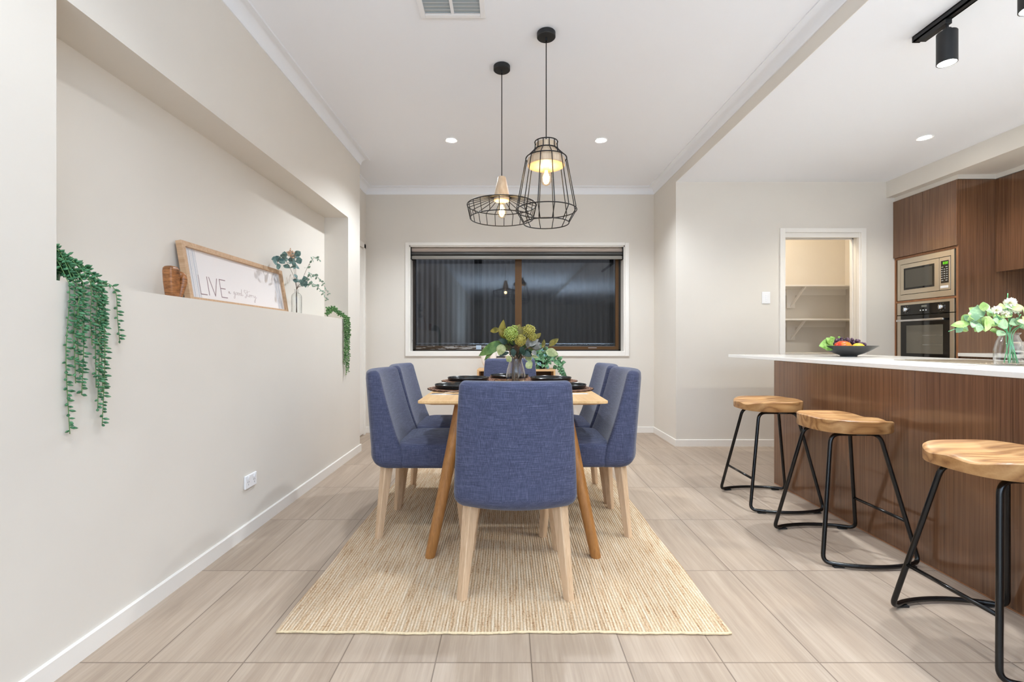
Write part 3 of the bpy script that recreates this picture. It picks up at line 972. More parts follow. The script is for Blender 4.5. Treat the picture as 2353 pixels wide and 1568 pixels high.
pa = thing('pendant_lamp', 'low pendant lamp with flat flying saucer wire shade and wooden cone', 'pendant lamp', (-0.038, 3.01, ZC), 0, 'wire pendant lamps over the table')
canopy(pa, 0.700)
bm = BM(); lathe(bm, [(0.0, -0.698), (0.022, -0.698), (0.025, -0.701), (0.051, -0.828), (0.051, -0.846), (0.046, -0.850), (0.0, -0.850)], 32, cap0=False, cap1=False)
obj('lamp_holder', bm, M_PENDW, pa, True, None, 35)
bm = BM()
za, zb, zc = 1.935 - ZC, 1.888 - ZC, 1.806 - ZC
tube(bm, ring_pts(0.054, za), 0.0028, 6, True); tube(bm, ring_pts(0.2175, zb, 64), 0.0032, 6, True); tube(bm, ring_pts(0.199, zc, 64), 0.0032, 6, True)
for k in range(22):
    a = 2 * PI * (k + 0.3) / 22; c, s = math.cos(a), math.sin(a)
    tube(bm, fillet([(0.054 * c, 0.054 * s, za), (0.2175 * c, 0.2175 * s, zb), (0.199 * c, 0.199 * s, zc)], 0.012, 3), 0.0025, 5)
obj('lamp_shade', bm, M_WIRE, pa, True)
bulb(pa, -0.846, -0.958, 0.033)

pb = thing('pendant_lamp', 'tall pendant lamp with bell shaped wire cage and wooden disc', 'pendant lamp', (0.215, 2.684, ZC), 0, 'wire pendant lamps over the table')
canopy(pb, 0.625)
bm = BM()
z0 = 2.145 - ZC
lathe(bm, [(0.0, z0), (0.055, z0), (0.057, z0 - 0.002), (0.057, z0 - 0.045), (0.104, z0 - 0.092), (0.1055, z0 - 0.097), (0.1055, z0 - 0.126), (0.102, z0 - 0.130), (0.0, z0 - 0.130)], 40, cap0=False, cap1=False)
obj('lamp_holder', bm, M_PENDW, pb, True, None, 30)
bm = BM()
lv = [(0.064, 2.150), (0.064, 2.108), (0.1145, 2.058), (0.170, 1.768), (0.127, 1.695)]
for (r, z) in lv:
    tube(bm, ring_pts(r, z - ZC, 56), 0.0031, 6, True)
for k in range(12):
    a = 2 * PI * (k + 0.35) / 12; c, s = math.cos(a), math.sin(a)
    tube(bm, fillet([(r * c, r * s, z - ZC) for (r, z) in lv], 0.012, 3), 0.0027, 5)
obj('lamp_shade', bm, M_WIRE, pb, True)
bulb(pb, z0 - 0.128, 1.906 - ZC, 0.033)

# ------------------------------------------------------------------ rug
rug = thing('jute_rug', 'natural jute rug with striped weave under the dining table', 'rug', (-0.015, 2.86, 0))
RW, RL, RH = 0.803, 1.17, 0.0104
bm = BM()
nx, ny = 60, 60
random.seed(3)
gv = []
for j in range(ny + 1):
    row = []
    for i in range(nx + 1):
        x = -RW + 2 * RW * i / nx; y = -RL + 2 * RL * j / ny
        wob = 0.0035 * math.sin(y * 9 + 1.3) if i in (0, nx) else 0
        wy = 0.004 * math.sin(x * 7) + 0.002 * math.sin(x * 23) if j == 0 else 0
        row.append(bm.verts.new((x + wob, y + wy, 0.0100)))
    gv.append(row)
for j in range(ny):
    for i in range(nx):
        bm.faces.new((gv[j][i], gv[j][i + 1], gv[j + 1][i + 1], gv[j + 1][i]))
bd = [e for e in bm.edges if len(e.link_faces) == 1]
ex = bmesh.ops.extrude_edge_only(bm, edges=bd)
for v in ex['geom']:
    if isinstance(v, bmesh.types.BMVert): v.co.z = 0.0008
obj('woven_field', bm, jute_mat(), rug)
M_BRAID = plain('pale_jute_braid', (226, 206, 170), 0.9, spec=0.1, noise=0.12, nscale=90, bump=0.5)
for s, nm in ((-1, 0), (1, 1)):
    pts = [(-RW + 2 * RW * i / 90, s * RL + (0.004 * math.sin((-RW + 2 * RW * i / 90) * 7) + 0.002 * math.sin((-RW + 2 * RW * i / 90) * 23) if s < 0 else 0) + 0.0012 * math.sin(i * 1.9), 0.0052 + 0.0003 * math.sin(i * 2.3)) for i in range(91)]
    bm = BM(); tube(bm, pts, 0.0047, 8); obj('edge_braid', bm, M_BRAID, rug, True)

# ------------------------------------------------------------------ dining table
TX, TY = 0.024, 3.045
tb = thing('dining_table', 'pale oak rectangular dining table on four splayed round legs', 'table', (TX, TY, 0))
bm = BM()
rr = []
for (z, ins) in ((0.7255, 0.048), (0.7265, 0.046), (0.7365, 0.003), (0.738, 0.0), (0.7485, 0.0), (0.750, 0.0018)):
    rr.append([(x, y, z) for (x, y) in rrect(-0.455 + ins, 0.455 - ins, -0.775 + ins, 0.775 - ins, 0.022, 4, 3)])
rings(bm, rr)
obj('tabletop', bm, M_OAKTOP, tb, True, None, 25)
for sx in (-1, 1):
    for sy in (-1, 1):
        bm = BM()
        b0 = Vector((sx * 0.393, sy * 0.775, RH)); b1 = Vector((sx * 0.258, sy * 0.625, 0.727))
        pts = [b0, b0.lerp(b1, 0.012), b0.lerp(b1, 0.25), b0.lerp(b1, 0.6), b1]
        rad = [0.023, 0.0255, 0.0275, 0.0305, 0.033]
        rr = []
        for p, r in zip(pts, rad):
            rr.append([(p.x + r * math.cos(2 * PI * k / 24), p.y + r * math.sin(2 * PI * k / 24), p.z) for k in range(24)])
        rings(bm, rr)
        obj('leg', bm, M_OAKLEG, tb, True, None, 40)
bm = BM(); box(bm, -0.24, 0.24, -0.64, -0.60, 0.690, 0.7255); box(bm, -0.24, 0.24, 0.60, 0.64, 0.690, 0.7255); box(bm, -0.02, 0.02, -0.6, 0.6, 0.690, 0.7255)
obj('under_frame', bm, M_OAKLEG, tb)


# ------------------------------------------------------------------ dining chairs
def chair_loft(bm, levels, crown=None):
    rr = []
    for (z, w, y0, y1, r, s0, s1) in levels:
        ring = []
        for (x, y) in rrect(-w, w, y0, y1, r, 5, 8):
            t = (y - y0) / (y1 - y0)
            s = s0 + (s1 - s0) * t
            ring.append((x, y - s * (1 - (x / w) ** 2), z))
        rr.append(ring)
    return rr


def make_chair(label):
    t = thing('dining_chair', label, 'dining chair', (0, 0, 0), 0, 'slate blue dining chairs around the table')
    # seat
    bm = BM()
    zb, zt = 0.362, 0.492
    lv = []
    for i in range(6):
        a = PI / 2 * i / 5
        ins = 0.035 * (1 - math.sin(a)); z = zb + 0.030 * (1 - math.cos(a))
        lv.append((z, 0.240 - ins, -0.13 + ins * 0.2, 0.255 - ins, 0.05, 0.0, -0.0))
    lv.append((zt - 0.045, 0.243, -0.13, 0.258, 0.05, 0, 0))
    for i in range(6):
        a = PI / 2 * i / 5
        ins = 0.026 * (1 - math.cos(a)); z = zt - 0.026 + 0.026 * math.sin(a)
        lv.append((z, 0.243 - ins, -0.13 + ins * 0.2, 0.258 - ins, 0.05, 0, 0))
    for (q, dz) in ((0.80, 0.010), (0.55, 0.018), (0.28, 0.022), (0.04, 0.023)):
        yc = 0.064
        lv.append((zt + dz, 0.217 * q, yc - 0.19 * q, yc + 0.168 * q, 0.05 * q, 0, 0))
    rings(bm, chair_loft(bm, lv))
    obj('seat', bm, M_FABRIC, t, True)
    # backrest, a tapering wedge curved in plan
    bm = BM()
    lv = []

    def prof(z):
        f = (z - 0.362) / (0.870 - 0.362)
        w = 0.247 - 0.028 * max(0, f) ** 1.3
        rear = -0.236 - 0.044 * f
        th = 0.150 if z < 0.47 else 0.150 + (0.058 - 0.150) * ((z - 0.47) / (0.870 - 0.47)) ** 0.72
        return w, rear, rear + th
    for i in range(7):
        a = PI / 2 * i / 6
        z = 0.362 + 0.058 * (1 - math.cos(a)); ins = 0.052 * (1 - math.sin(a))
        w, y0, y1 = prof(z)
        lv.append((z, w - ins * 0.75, y0 + ins, y1, 0.026, 0.066, 0.018))
    for z in (0.46, 0.49, 0.53, 0.58, 0.64, 0.70, 0.76, 0.82):
        w, y0, y1 = prof(z); lv.append((z, w, y0, y1, 0.026 if z < 0.7 else 0.022, 0.062, 0.028))
    for i in range(7):
        a = PI / 2 * i / 6
        z = 0.845 + 0.025 * math.sin(a); ins = 0.024 * (1 - math.cos(a))
        w, y0, y1 = prof(z)
        lv.append((z, w - ins, y0 + ins, y1 - ins, 0.022 - ins * 0.75, 0.058, 0.030))
    rings(bm, chair_loft(bm, lv))
    obj('backrest', bm, M_FABRIC, t, True)
    # legs: square section turned forty five degrees, tapered and splayed
    for sx in (-1, 1):
        for sy in (-1, 1):
            bm = BM()
            b0 = Vector((sx * 0.212, sy * 0.226 if sy < 0 else 0.222, 0.0)); b1 = Vector((sx * 0.178, sy * 0.190, 0.375))
            rr = []
            for p, r in ((b0, 0.0205), (b0.lerp(b1, 0.5), 0.026), (b1, 0.033)):
                ring = []
                for k in range(4):
                    a = PI / 2 * k
                    for da in (-0.10, 0.10):
                        ring.append((p.x + r * math.cos(a + da), p.y + r * math.sin(a + da), p.z))
                rr.append(ring)
            rings(bm, rr)
            obj('leg', bm, M_LEG, t)
    return t


ch = make_chair('blue dining chair at the near end of the table, back towards the camera')
ch.location = (0.030, 2.125, RH)
CG = 'slate blue dining chairs around the table'
for (x, y, rz, lab) in (
        (-0.447, 2.703, -PI / 2, 'blue dining chair on the left side of the table, nearer to the camera'),
        (-0.452, 3.215, -PI / 2, 'blue dining chair on the left side of the table, nearer to the window'),
        (0.405, 2.722, PI / 2, 'blue dining chair on the right side of the table, nearer to the camera'),
        (0.402, 3.232, PI / 2, 'blue dining chair on the right side of the table, nearer to the window'),
        (0.018, 3.955, PI, 'blue dining chair at the far end of the table in front of the console')):
    dup(ch, (x, y, RH), rz, lab, CG)

# ------------------------------------------------------------------ table setting
ZT = 0.750


def make_mat(label):
    bm = BM(); random.seed(5)
    seg = 96
    rr = []
    for (r, z) in ((0.165, 0.0), (0.181, 0.001), (0.1865, 0.005), (0.181, 0.0085), (0.16, 0.009)):
        rr.append([((r + (0.0035 * math.sin(i * 1.7) if r > 0.18 else 0)) * math.cos(2 * PI * i / seg), (r + (0.0035 * math.sin(i * 1.7) if r > 0.18 else 0)) * math.sin(2 * PI * i / seg), z + (0.001 * math.sin(i * 2.1) if z > 0.004 else 0)) for i in range(seg)])
    rings(bm, rr)
    o = obj('placemat', bm, M_SEAGRASS, None, True)
    return tag(o, label, 'placemat', 'round woven placemats')


def make_plate(label):
    bm = BM()
    lathe(bm, [(0.0, 0.0), (0.125, 0.0), (0.140, 0.004), (0.1455, 0.020), (0.1435, 0.0215), (0.140, 0.019), (0.134, 0.0085), (0.12, 0.006), (0.0, 0.006)], 64, cap0=False, cap1=False)
    o = obj('dinner_plate', bm, M_PLATE, None, True, None, 50)
    return tag(o, label, 'plate', 'black dinner plates')


M_SEAGRASS = seagrass_mat()
spots = [(-0.285, 2.825, 'near left place'), (-0.278, 3.365, 'far left place'), (0.317, 2.825, 'near right place'), (0.302, 3.370, 'far right place'), (0.012, 3.610, 'far end place')]
words = {'near left place': 'at the left side of the table, nearer to the camera', 'far left place': 'at the left side of the table, nearer to the window',
         'near right place': 'at the right side of the table, nearer to the camera', 'far right place': 'at the right side of the table, nearer to the window',
         'far end place': 'at the far end of the table behind the glass vase'}
m0 = make_mat('x'); p0 = make_plate('x')
for i, (x, y, k) in enumerate(spots):
    a = m0 if i == 0 else m0.copy()
    b = p0 if i == 0 else p0.copy()
    if i:
        COL.objects.link(a); COL.objects.link(b)
    a.location = (x, y, ZT + 0.0004); b.location = (x, y, ZT + 0.0105)
    a['label'] = 'round brown woven placemat ' + words[k]
    b['label'] = 'black round dinner plate ' + words[k]


def make_knife():
    bm = BM()
    rr = []
    for (x, hw, z) in ((0.0, 0.004, 0.0025), (0.01, 0.0065, 0.004), (0.085, 0.005, 0.004), (0.10, 0.006, 0.003), (0.13, 0.0095, 0.002), (0.19, 0.0085, 0.0018), (0.215, 0.002, 0.0015)):
        rr.append([(x, -hw, 0.0003), (x, hw, 0.0003), (x, hw * 0.8, z), (x, -hw * 0.8, z)])
    rings(bm, rr)
    return obj('table_knife', bm, M_STEELHI, None, True, None, 40)


def make_fork():
    bm = BM()
    rr = []
    for (x, hw, z) in ((0.0, 0.007, 0.002), (0.05, 0.0045, 0.005), (0.11, 0.003, 0.013), (0.135, 0.006, 0.011), (0.155, 0.011, 0.006)):
        rr.append([(x, -hw, z - 0.0012), (x, hw, z - 0.0012), (x, hw, z + 0.001), (x, -hw, z + 0.001)])
    rings(bm, rr)
    for k in range(4):
        y = -0.0095 + k * 0.0063
        tube(bm, smooth_path([(0.152, y, 0.006), (0.175, y, 0.0035), (0.198, y, 0.007)], 4), 0.0013, 5)
    return obj('table_fork', bm, M_STEELHI, None, True, None, 40)


k1 = tag(make_knife(), 'silver knife lying along the near left table edge', 'knife', 'silver cutlery'); k1.location = (-0.415, 2.545, ZT)
f1 = tag(make_fork(), 'silver fork between knife and near left placemat', 'fork', 'silver cutlery'); f1.location = (-0.408, 2.575, ZT)
k2 = k1.copy(); COL.objects.link(k2); k2.location = (0.430, 2.575, ZT); k2.rotation_euler = (0, 0, PI)
k2['label'] = 'silver knife handle showing at the near right placemat'
bm = BM(); ball(bm, (0, 0, 0.0125), 0.0125, 1.25, 1, 1, 14)
o = obj('wooden_bead', bm, M_BROWNBALL, None, True); o.location = (-0.195, 3.59, ZT); tag(o, 'small brown wooden bead by the far left table corner', 'bead')

# glass vase and bouquet on the table
VX, VY = 0.050, 3.05


def vase(name, label, prof, th, loc, seg=48, parent=None, mat=None):
    bm = BM()
    inner = [(max(r - th, 0.0), z + (th if i == 0 else 0)) for i, (r, z) in enumerate(prof)]
    full = [(0.0, prof[0][1])] + prof + list(reversed(inner[0:])) + [(0.0, prof[0][1] + th * 2)]
    lathe(bm, full, seg, cap0=False, cap1=False)
    o = obj(name, bm, mat or M_GLASS, None, True, None, 50)
    o.location = loc
    return tag(o, label, 'vase')


vase('glass_vase', 'clear glass vase with green bouquet in the middle of the table', [(0.050, 0.0), (0.057, 0.006), (0.062, 0.035), (0.0615, 0.065), (0.055, 0.105), (0.044, 0.145), (0.038, 0.166), (0.0375, 0.170)], 0.0022, (VX, VY, ZT + 0.0004))

bq = thing('flower_bouquet', 'mixed green and olive leaf bouquet with lime blossoms in the table vase', 'bouquet', (VX, VY, ZT + 0.001))
random.seed(11)
RZ = 0.169
LV = [((-82, 110), (-237, 21), 58, 'g'), ((-121, 89), (-203, -11), 26, 'g'), ((-82, 126), (-82, 253), 46, 'o'), ((-104, 183), (-165, 180), 34, 'o'),
      ((-82, 95), (-106, 21), 52, 'p'), ((-28, 16), (-59, -14), 38, 'p'), ((-8, 84), (-76, 126), 36, 'd'), ((0, 89), (-8, 130), 30, 'd'),
      ((17, 69), (14, -4), 32, 'd'), ((-20, 67), (-13, 13), 32, 'd'), ((28, 81), (54, 19), 30, 'd'), ((23, 44), (31, -18), 24, 'd'),
      ((14, 146), (-51, 208), 62, 'o'), ((6, 171), (28, 225), 30, 'o'), ((34, 151), (48, 208), 56, 'o'), ((77, 69), (88, 149), 32, 's'),
      ((88, 81), (144, 129), 34, 's'), ((105, 69), (158, 106), 32, 's'), ((113, 67), (167, 81), 26, 's'), ((105, 55), (130, 24), 24, 's'),
      ((127, 129), (161, 168), 26, 'o'), ((173, 72), (187, 127), 22, 'o'), ((218, 81), (280, 134), 36, 'o'), ((190, 50), (272, 30), 48, 'p'),
      ((96, 55), (74, 19), 34, 'd'), ((60, 8), (108, -4), 42, 'p'), ((65, -22), (104, -58), 52, 'p'), ((99, 16), (150, 10), 22, 'p'),
      ((-40, 100), (-95, 150), 34, 'g'), ((10, 100), (60, 130), 36, 'o'), ((40, 60), (95, 90), 34, 'g'), ((-30, 60), (-75, 90), 34, 'g'),
      ((0, 110), (20, 190), 40, 'g'), ((60, 90), (110, 160), 34, 'o'), ((-60, 120), (-110, 200), 30, 'o'), ((20, 50), (-40, 60), 36, 'd'), ((50, 50), (60, 110), 34, 'd')]
for _ in range(30):
    a = random.uniform(-0.5, PI + 0.5); r0 = random.uniform(20, 85); r1 = r0 + random.uniform(42, 66)
    LV.append(((15 + r0 * math.cos(a), 62 + r0 * math.sin(a) * 0.9), (15 + r1 * math.cos(a + random.uniform(-.4, .4)), 60 + r1 * math.sin(a) * 0.95), random.uniform(26, 40), random.choice('ggdddos')))
LM = {'g': M_LGREEN, 'o': M_LOLIVE, 'd': M_LDARK, 's': M_LGREY, 'p': M_LPALE}
LN = {'g': 'green_leaves', 'o': 'olive_leaves', 'd': 'dark_leaves', 's': 'silver_leaves', 'p': 'pale_leaves'}
bms = {k: BM() for k in LM}
stb = BM()
for i, (a, b, w, k) in enumerate(LV):
    dy = random.uniform(-0.05, 0.05) if i < 28 else random.uniform(0.0, 0.07)
    dy2 = dy + random.uniform(-0.02, 0.02)
    p = (a[0] / 1000, dy, RZ + a[1] / 1000); q = (b[0] / 1000, dy2, RZ + b[1] / 1000)
    leaf(bms[k], p, q, w * (1.18 if i < 28 else 1.0) / 1000, (random.uniform(-0.4, 0.4), -1, random.uniform(0.1, 0.7)), 0.18, 0.22, 8, 0.42)
    if i % 2 == 0 or a[0] > 120:
        s0 = (random.uniform(-0.03, 0.03), random.uniform(-0.03, 0.03), 0.012)
        tube(stb, smooth_path([s0, (random.uniform(-0.016, 0.016) + a[0] / 9000, random.uniform(-0.02, 0.02), RZ - 0.02), (p[0] * 0.55, p[1] * 0.6, RZ + max(0.02, a[1] / 1000 * 0.6)), p], 5), 0.0016, 5)
for k in LM:
    obj(LN[k], bms[k], LM[k], bq, True)
obj('stems', stb, M_TWIG, bq, True)


def blossom(parent, c, r, n, mat, name='blossom', bead=0.004, stick=True):
    bm = BM(); random.seed(int(abs(c[0]) * 9999) + n)
    ball(bm, c, r * 0.7, 1, 1, 1, 10)
    for i in range(n):
        z = 1 - 2 * (i + 0.5) / n; a = i * 2.39996
        s = math.sqrt(max(0, 1 - z * z)); v = Vector((s * math.cos(a), s * math.sin(a), z))
        q = r * random.uniform(0.85, 1.08)
        p = Vector(c) + v * q
        rr = []
        sd, u = frame_from(v)
        for (tt, w) in ((-0.5, 0.3), (0.0, 1.0), (0.6, 0.9), (1.0, 0.2)):
            rr.append([p + v * (bead * 1.4 * tt) + sd * (bead * w * math.cos(2 * PI * k / 5)) + u * (bead * w * math.sin(2 * PI * k / 5)) for k in range(5)])
        rings(bm, rr)
    return obj(name, bm, mat, parent, True)


blossom(bq, (-0.031, -0.055, RZ + 0.160), 0.040, 150, M_LIME)
blossom(bq, (0.028, -0.062, RZ + 0.120), 0.034, 150, M_YELLOW, bead=0.0032)
blossom(bq, (0.085, -0.035, RZ + 0.180), 0.036, 130, M_YELLOW)
blossom(bq, (0.105, -0.03, RZ + 0.142), 0.024, 110, M_YELLOW, bead=0.0032)
blossom(bq, (-0.005, 0.03, RZ + 0.185), 0.030, 100, M_LIME)

# ------------------------------------------------------------------ console below the window
cs = thing('console_table', 'pale oak open shelf console below the window', 'console', (0.088, 5.19, 0))
bm = BM()
box(bm, -0.412, 0.412, -0.16, 0.16, 0.715, 0.737, 0.002)
obj('top', bm, M_CONSOLE, cs)
for s in (-1, 1):
    bm = BM(); box(bm, s * 0.402 - 0.010, s * 0.402 + 0.010, -0.16, 0.16, 0.35, 0.715, 0.002); obj('side_panel', bm, M_CONSOLE, cs)
    for sy in (-1, 1):
        bm = BM(); box(bm, s * 0.385 - 0.016, s * 0.385 + 0.016, sy * 0.13 - 0.016, sy * 0.13 + 0.016, 0, 0.35); obj('leg', bm, M_CONSOLE, cs)
bm = BM(); box(bm, -0.392, 0.392, -0.16, 0.16, 0.35, 0.37); obj('shelf', bm, M_CONSOLE, cs)
bm = BM(); box(bm, -0.392, 0.392, 0.140, 0.155, 0.37, 0.715); box(bm, 0.10, 0.115, -0.15, 0.14, 0.37, 0.715); obj('back_panel', bm, M_DARKIN, cs)

bm = BM()   # oval ring ornament
pts = []
for i in range(40):
    a = 2 * PI * i / 40
    pts.append((0.048 * math.cos(a), 0.0, 0.142 + 0.090 * math.sin(a)))
vr = tube(bm, pts, 0.036, 16, True)
for v in bm.verts:
    v.co.y *= 0.85
    if v.co.z < 0.022: v.co.z = 0.017
zmin = min(v.co.z for v in bm.verts)
for v in bm.verts: v.co.z -= zmin
o = obj('ceramic_ornament', bm, M_CERAMIC, None, True); o.location = (-0.205, 5.17, 0.7375)
tag(o, 'white ceramic loop ornament on the left of the console', 'ornament')

cj = thing('candle_jar', 'white candle jar with a black lid on the console', 'candle', (-0.075, 5.17, 0.7374))
bm = BM(); lathe(bm, [(0.0, 0.0), (0.044, 0.0), (0.046, 0.003), (0.046, 0.118), (0.0, 0.118)], 32, cap0=False, cap1=False); obj('jar', bm, M_CERAMIC, cj, True, None, 40)
bm = BM(); lathe(bm, [(0.0, 0.1182), (0.048, 0.1182), (0.048, 0.132), (0.046, 0.134), (0.0, 0.134)], 32, cap0=False, cap1=False); obj('lid', bm, M_CUPDARK, cj, True, None, 40)

iv = thing('potted_ivy', 'trailing ivy with blue green leaves spilling off the console end', 'plant', (0.36, 5.17, 0.7374))
bm = BM(); lathe(bm, [(0.0, 0.0), (0.045, 0.0), (0.056, 0.09), (0.053, 0.092), (0.050, 0.08), (0.0, 0.08)], 28, cap0=False, cap1=False); obj('pot', bm, M_MATTBLACK, iv, True, None, 40)
random.seed(21)
la, lb_, ls = BM(), BM(), BM()
for i in range(26):
    a = random.uniform(0, 2 * PI); out = random.uniform(0.05, 0.13)
    end = Vector((out * math.cos(a), out * math.sin(a) * 0.8 - 0.02, random.uniform(0.05, 0.20)))
    if 8 < i < 18: end = Vector((random.uniform(-0.10, 0.12), random.uniform(-0.13, -0.08), random.uniform(0.0, 0.10)))
    if i < 5: end = Vector((0.17 + 0.02 * i, -0.07 + 0.02 * i, -0.02 - 0.012 * i))
    path = smooth_path([(0, 0, 0.08), (end.x * 0.4, end.y * 0.4, max(0.14, end.z + 0.05)), (end.x * 0.85, end.y * 0.85, max(end.z + 0.03, 0.08)), end], 6)
    tube(ls, path, 0.0015, 5)
    for j in range(3, len(path), 2):
        p = path[j]
        d = Vector((random.uniform(-1, 1), random.uniform(-1, 0.2), random.uniform(-0.8, 0.8))).normalized()
        L = random.uniform(0.034, 0.054)
        q = p + d * L
        tgt = lb_ if random.random() < 0.22 else la
        leaf(tgt, p, q, L * 0.95, (random.uniform(-0.5, 0.5), -1, 0.5), 0.25, 0.2, 5, 0.32)
# the long trail past the end of the console
path = smooth_path([(0.10, -0.10, 0.12), (0.17, -0.13, 0.06), (0.205, -0.13, -0.02), (0.24, -0.13, -0.085)], 7)
tube(ls, path, 0.0016, 5)
for j in range(2, len(path), 2):
    for s in (-1, 1):
        p = path[j]; L = random.uniform(0.034, 0.046)
        q = p + Vector((s * random.uniform(0.5, 1), random.uniform(-0.6, 0), random.uniform(-0.7, 0.4))).normalized() * L
        leaf(la, p, q, L, (random.uniform(-0.4, 0.4), -1, 0.5), 0.25, 0.2, 5, 0.3)
obj('ivy_leaves', la, M_LIVY, iv, True); obj('blue_leaves', lb_, M_LBLUE, iv, True); obj('stems', ls, M_VINESTEM, iv, True)

# ------------------------------------------------------------------ niche objects
# framed sign, local x = along the wall, local y = thickness (front at -y), leaning back
sg = thing('framed_sign', 'wooden framed sign reading LIVE a good story leaning in the niche', 'sign', (-1.508, 2.79, NZ0 + 0.001))
SW_, SH_ = 0.51, 0.300
lean = math.atan2(0.050, 0.298)
sg.rotation_mode = 'XYZ'
# plane: local x -> +Y world, local z -> up leaning towards -X
sg.rotation_euler = (0, 0, PI / 2)
leanM = Matrix.Rotation(-lean, 4, 'X')


def sobj(name, bm, mat, parent=None):
    for v in bm.verts: v.co = leanM @ v.co
    return obj(name, bm, mat, parent or sg)


bm = BM(); fw, ft = 0.026, 0.028
box(bm, -SW_, -SW_ + fw, 0, ft, 0, SH_, 0.001); box(bm, SW_ - fw, SW_, 0, ft, 0, SH_, 0.001)
box(bm, -SW_ + fw, SW_ - fw, 0, ft, 0, fw, 0.001); box(bm, -SW_ + fw, SW_ - fw, 0, ft, SH_ - fw, SH_, 0.001)
sobj('frame', bm, M_FRAMEW)
bm = BM(); box(bm, -SW_ + fw, SW_ - fw, 0.014, 0.026, fw, SH_ - fw); panel = sobj('panel', bm, M_SIGN)
for s in (-1, 1):
    bm = BM()
    for u in (0.050, 0.060, 0.067, 0.078, 0.090, 0.098, 0.108):
        x = s * (SW_ - u); w = 0.0012 if u not in (0.060, 0.090) else 0.0024
        box(bm, x - w, x + w, 0.0132, 0.0139, fw, SH_ - fw)
    sobj('stripes', bm, M_SIGNSTRIPE, panel)
bm = BM()


def stroke(bm, pts, r, y=0.0132, seg=4):
    P = [Vector((p[0] - SW_, y, p[1])) for p in pts]
    for a, b in zip(P[:-1], P[1:]):
        d = (b - a).normalized(); nrm = Vector((-d.z, 0, d.x)) * r
        a2 = a - d * r * 0.5; b2 = b + d * r * 0.5
        rings(bm, [[a2 - nrm, a2 + nrm, a2 + nrm + Vector((0, 0.0007, 0)), a2 - nrm + Vector((0, 0.0007, 0))],
                   [b2 - nrm, b2 + nrm, b2 + nrm + Vector((0, 0.0007, 0)), b2 - nrm + Vector((0, 0.0007, 0))]])


zb_, zt_ = 0.050, 0.146
S = 0.0022
stroke(bm, [(0.108, zt_), (0.108, zb_), (0.158, zb_)], S)
stroke(bm, [(0.176, zt_), (0.176, zb_)], S)
stroke(bm, [(0.192, zt_), (0.226, zb_), (0.260, zt_)], S)
stroke(bm, [(0.335, zt_), (0.282, zt_), (0.282, zb_), (0.335, zb_)], S); stroke(bm, [(0.282, 0.098), (0.326, 0.098)], S)
sobj('lettering_live', bm, M_SIGNINK, panel)
bm = BM()
X0, B = 0.352, 0.074
sc_ = [  # handwriting: a good story  (x, z in mm from the word start, baseline)
    [(0, 8), (6, 12), (2, 14), (-1, 8), (2, 3), (6, 6), (8, 13), (8, 5), (11, 2), (16, 6)],
    [(48, 15), (43, 18), (38, 12), (40, 4), (46, 6), (49, 16), (48, 2), (44, -16), (38, -20), (37, -12), (46, -2), (56, 6)],
    [(66, 16), (60, 16), (57, 9), (61, 2), (67, 5), (68, 13), (66, 16), (72, 13)],
    [(82, 16), (76, 16), (73, 9), (77, 2), (83, 5), (84, 13), (82, 16), (88, 12)],
    [(100, 15), (94, 16), (90, 9), (93, 2), (99, 5), (103, 22), (106, 40), (102, 20), (103, 5), (108, 2), (114, 8)],
    [(140, 36), (133, 40), (127, 33), (133, 24), (141, 16), (142, 4), (134, -6), (127, -4), (134, 4), (148, 8)],
    [(152, 42), (152, 20), (152, 5), (157, 2), (163, 7)], [(142, 26), (154, 30), (176, 38)],
    [(172, 16), (166, 15), (164, 8), (168, 2), (174, 6), (174, 14), (172, 16), (182, 14)],
    [(184, 17), (186, 12), (187, 3), (187, 11), (193, 16), (198, 13)],
    [(204, 16), (205, 6), (210, 3), (216, 8), (219, 16), (217, -4), (211, -24), (205, -26), (206, -16), (218, -4), (230, 8)]]
for nm, rng in (('lettering_a', (0, 1)), ('lettering_good', (1, 5)), ('lettering_story', (5, 11))):
    bm = BM()
    for st in sc_[rng[0]:rng[1]]:
        pts = smooth_path([(X0 + x * 1.27 / 1000, 0, B + z / 1000) for (x, z) in st], 5)
        stroke(bm, [(p.x, p.z) for p in pts], 0.00075)
    sobj(nm, bm, M_SIGNTHIN, panel)

# carved wooden sculpture
sp = thing('wood_sculpture', 'polished brown wooden abstract sculpture beside the framed sign', 'sculpture', (-1.475, 2.115, NZ0 + 0.0006))
bm = BM()
rr = []
for (z, y0, y1, x0, x1, r) in ((0.0, -0.034, 0.014, -0.018, 0.018, 0.010), (0.02, -0.038, 0.015, -0.020, 0.020, 0.011), (0.07, -0.046, 0.015, -0.022, 0.022, 0.012), (0.115, -0.049, 0.013, -0.023, 0.023, 0.012),
                              (0.130, -0.048, 0.011, -0.022, 0.022, 0.012), (0.138, -0.042, 0.005, -0.018, 0.018, 0.011), (0.141, -0.032, -0.005, -0.010, 0.010, 0.007)):
    rr.append([(x, y, z) for (x, y) in rrect(x0, x1, y0, y1, r, 5, 3)])
rings(bm, rr)
obj('large_lobe', bm, M_SCULPT, sp, True)
bm = BM()
pts = smooth_path([(0.0, 0.026, 0.004), (0.003, 0.036, 0.045), (0.005, 0.045, 0.080), (0.004, 0.043, 0.106), (0.003, 0.031, 0.112), (0.005, 0.026, 0.095)], 7)
rr = []
n = len(pts)
